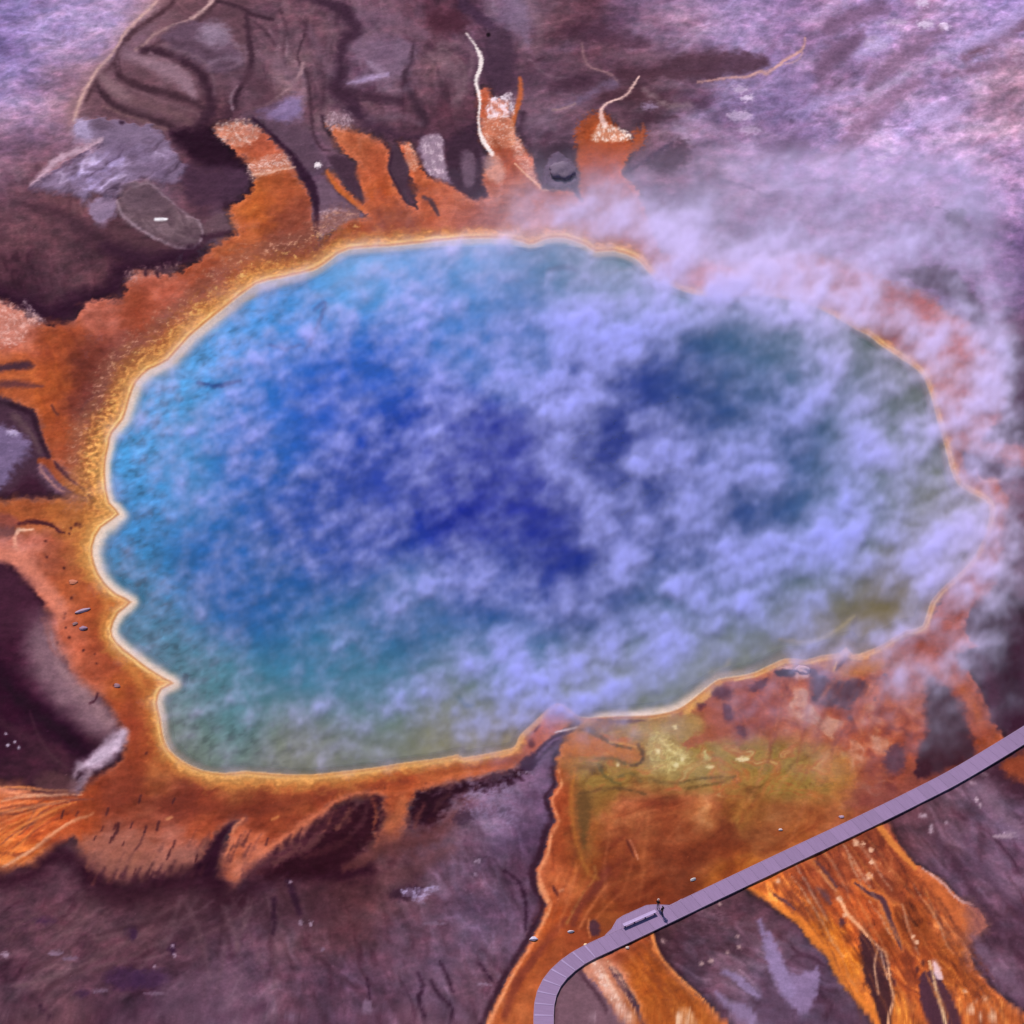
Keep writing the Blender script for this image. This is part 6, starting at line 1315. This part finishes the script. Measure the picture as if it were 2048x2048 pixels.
# ---------------------------------------------------------------- loose stones on the mats
def stone(u, v, w, d, h, c, label, seed, turn=0.0, cat="stone", name="stone", group="pale stones on the orange mats"):
    z = ground_z(u, v)
    x, y = to_ground(u, v, z)
    bm = bmesh.new(); bmesh.ops.create_icosphere(bm, subdivisions=3, radius=1.0)
    r = random.Random(seed); ph = [r.uniform(0, 6.28) for _ in range(8)]
    for q_ in bm.verts:
        p = q_.co
        k = 1 + .13 * math.sin(2.1 * p.x + ph[0]) * math.cos(2.7 * p.y + ph[1]) + .09 * math.sin(4.6 * p.y + ph[2] + 3 * p.z) + .06 * math.sin(7.5 * p.x + ph[3]) * math.cos(6.4 * p.z + ph[4])
        if name == "rock":
            k *= 1 + .22 * max(abs(math.sin(2.3 * p.x + ph[5])), abs(math.cos(2.9 * p.y + ph[6]))) - .15 * (abs(math.sin(5.1 * p.x + 4.3 * p.y + ph[7])) > .8)
        q_.co = Vector((p.x * w * k, p.y * d * k, (p.z * k * h if p.z > 0 else p.z * .25 * h) + .25 * h * .6))
    me = bpy.data.meshes.new(name); bm.to_mesh(me); bm.free()
    for f in me.polygons:
        f.use_smooth = True
    o = put(name, me, flat_mat("pale_stone", c, .8, .10, 3.0, .04), None, (float(x), float(y), float(z)))
    o.rotation_euler = (0, 0, turn)
    return tag(o, label, cat, group)


Zg = Z.reshape(len(gy_), len(gx_))


def ground_z(u, v):
    x, y = to_ground(u, v, .25)
    j = int(np.clip(np.searchsorted(gx_, x), 1, len(gx_) - 1)); i = int(np.clip(np.searchsorted(gy_, y), 1, len(gy_) - 1))
    return float(Zg[i - 1:i + 1, j - 1:j + 1].mean())


stone(1386, 1760, .40, .22, .24, (236, 222, 226), "white oblong stone on the red-brown mat above the boardwalk's straight stretch", 1, .3)
stone(1141, 1864, .42, .20, .22, (214, 196, 214), "white flat stone in the dark channel left of the viewing bay", 2, .05)
stone(1067, 1879, .50, .26, .34, (226, 214, 244), "white stone with a dark foot at the left edge of the orange runoff", 3, .1)
stone(1561, 1660, .28, .18, .18, (232, 206, 214), "small white stone on the orange mat, middle of three along the upper boardwalk side", 4)
stone(1683, 1634, .36, .24, .16, (196, 162, 190), "dull lilac stone just above the boardwalk near the yellow mat", 5, .2)
stone(1171, 1890, .24, .20, .18, (255, 214, 170), "small cream stone touching the upper edge of the boardwalk bend", 6)
stone(1255, 1896, .26, .22, .2, (244, 206, 196), "small pinkish stone just below the boardwalk under the viewing bay", 7)
stone(165, 1222, 1.15, .36, .2, (176, 146, 172), "long narrow lilac stone lying aslant on the western orange shore", 8, .42)
stone(166, 1257, .55, .42, .22, (156, 118, 146), "round grey-lilac stone below the long narrow one on the western shore", 9)
stone(150, 1248, .40, .28, .16, (150, 106, 112), "small brownish stone left of the round grey-lilac one on the western shore", 10, .5)
stone(146, 1164, .62, .48, .14, (196, 112, 84), "low orange ring-shaped stone on the western shore above the long narrow one", 11)
stone(234, 1372, .42, .40, .22, (160, 112, 126), "lilac stone with a dark left side on the south-western shore", 12)
stone(1124, 346, 1.75, 1.9, .9, (116, 95, 122), "big grey sinter block between two orange runs on the northern shore", 13, .3, "rock", "rock", "")
stone(1605, 1341, .95, .62, .4, (216, 172, 178), "pale pink boulder beside the dark hollow on the south-eastern shore", 14, -.5, "rock", "rock", "")

# ---------------------------------------------------------------- steam drifting over the spring: a grid of densities that a volume is filled from
SX0, SX1, SY0, SY1, SD = -70.0, 80.0, -58.0, 92.0, .25
STOP = 1.7
sx = np.arange(SX0, SX1, SD); sy = np.arange(SY0, SY1, SD)
SXX, SYY = np.meshgrid(sx, sy)
su, sv = to_photo(SXX.ravel(), SYY.ravel(), .5)
tau = steam_depth(su, sv, SXX.ravel() * 14, SYY.ravel() * 14).reshape(SXX.shape)
edge_f = sstep(0, 8, SXX - SX0) * sstep(0, 8, SX1 - SXX) * sstep(0, 8, SYY - SY0) * sstep(0, 12, SY1 - SYY)
tau = tau * edge_f
tau = np.where(tau < .012, 0, tau)
nx, ny = len(sx), len(sy)
ii = (np.arange(ny - 1)[:, None] * nx + np.arange(nx - 1)[None, :]).ravel()
sme = mesh_np("steam", np.column_stack([SXX.ravel(), SYY.ravel(), np.full(SXX.size, .1)]), np.column_stack([ii, ii + 1, ii + 1 + nx, ii + nx]))
attr(sme, "depth", 'FLOAT', tau.ravel())
rise = .95 + .45 * sstep(900, 1600, su) + .25 * np.clip(fbm(SXX.ravel() * 14, SYY.ravel() * 14, 160, 2, 260), -.8, .8)
attr(sme, "rise", 'FLOAT', rise)
stm = bpy.data.materials.new("steam"); stm.use_nodes = True
N = stm.node_tree.nodes; L = stm.node_tree.links
N.remove(N["Principled BSDF"])
pv = N.new("ShaderNodeVolumePrincipled")
pv.inputs["Color"].default_value = (.84, .77, 1.0, 1); pv.inputs["Density"].default_value = 1.0; pv.inputs["Anisotropy"].default_value = 0.0
# pool's blue light put into the vapour tint over the spring, rosier over mats
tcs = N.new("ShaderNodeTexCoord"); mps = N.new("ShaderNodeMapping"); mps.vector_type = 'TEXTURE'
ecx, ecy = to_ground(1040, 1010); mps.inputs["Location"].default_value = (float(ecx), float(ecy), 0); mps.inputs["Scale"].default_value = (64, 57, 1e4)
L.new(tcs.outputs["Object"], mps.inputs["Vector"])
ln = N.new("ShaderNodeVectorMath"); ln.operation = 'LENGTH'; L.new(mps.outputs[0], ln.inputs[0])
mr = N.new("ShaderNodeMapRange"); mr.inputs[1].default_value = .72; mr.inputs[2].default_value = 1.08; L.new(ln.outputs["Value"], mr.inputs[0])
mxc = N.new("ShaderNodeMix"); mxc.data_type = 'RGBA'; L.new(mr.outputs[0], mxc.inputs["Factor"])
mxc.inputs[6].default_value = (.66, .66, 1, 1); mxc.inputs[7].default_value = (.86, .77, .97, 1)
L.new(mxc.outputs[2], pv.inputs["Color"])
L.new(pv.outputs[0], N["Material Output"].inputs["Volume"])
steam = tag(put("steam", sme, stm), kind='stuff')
ng = bpy.data.node_groups.new("steam_fill", 'GeometryNodeTree')
ng.interface.new_socket("Geometry", in_out='INPUT', socket_type='NodeSocketGeometry'); ng.interface.new_socket("Geometry", in_out='OUTPUT', socket_type='NodeSocketGeometry')
N = ng.nodes; L = ng.links
gi = N.new("NodeGroupInput"); go = N.new("NodeGroupOutput")
pos = N.new("GeometryNodeInputPosition"); sep = N.new("ShaderNodeSeparateXYZ"); L.new(pos.outputs[0], sep.inputs[0])


def mth(op, a, b_=None):
    m = N.new("ShaderNodeMath"); m.operation = op
    for k, x in enumerate((a, b_)):
        if x is None:
            continue
        if isinstance(x, (int, float)):
            m.inputs[k].default_value = x
        else:
            L.new(x, m.inputs[k])
    return m.outputs[0]


ix = mth('ROUND', mth('DIVIDE', mth('SUBTRACT', sep.outputs[0], SX0), SD)); iy = mth('ROUND', mth('DIVIDE', mth('SUBTRACT', sep.outputs[1], SY0), SD))
ix = mth('MINIMUM', mth('MAXIMUM', ix, 0), nx - 1); iy = mth('MINIMUM', mth('MAXIMUM', iy, 0), ny - 1)
idx = mth('ADD', mth('MULTIPLY', iy, nx), ix)
si = N.new("GeometryNodeSampleIndex"); si.data_type = 'FLOAT'; si.domain = 'POINT'
na = N.new("GeometryNodeInputNamedAttribute"); na.data_type = 'FLOAT'; na.inputs["Name"].default_value = "depth"
L.new(gi.outputs[0], si.inputs["Geometry"]); L.new(na.outputs[0], si.inputs["Value"]); L.new(idx, si.inputs["Index"])
# thin at the water and at the top, thickest about a metre up
sr = N.new("GeometryNodeSampleIndex"); sr.data_type = 'FLOAT'; sr.domain = 'POINT'
nr = N.new("GeometryNodeInputNamedAttribute"); nr.data_type = 'FLOAT'; nr.inputs["Name"].default_value = "rise"
L.new(gi.outputs[0], sr.inputs["Geometry"]); L.new(nr.outputs[0], sr.inputs["Value"]); L.new(idx, sr.inputs["Index"])
zz = mth('DIVIDE', sep.outputs[2], sr.outputs[0])
prof_z = mth('MULTIPLY', mth('MULTIPLY', zz, mth('SUBTRACT', 1.0, zz)), mth('DIVIDE', 6.0 * SP, sr.outputs[0]))
prof_z = mth('MAXIMUM', prof_z, 0.0)
den = mth('MULTIPLY', si.outputs[0], prof_z)
vc = N.new("GeometryNodeVolumeCube")
L.new(den, vc.inputs["Density"])
vc.inputs["Min"].default_value = (SX0, SY0, 0.0); vc.inputs["Max"].default_value = (SX1, SY1, STOP)
vc.inputs["Resolution X"].default_value = nx; vc.inputs["Resolution Y"].default_value = ny; vc.inputs["Resolution Z"].default_value = 11
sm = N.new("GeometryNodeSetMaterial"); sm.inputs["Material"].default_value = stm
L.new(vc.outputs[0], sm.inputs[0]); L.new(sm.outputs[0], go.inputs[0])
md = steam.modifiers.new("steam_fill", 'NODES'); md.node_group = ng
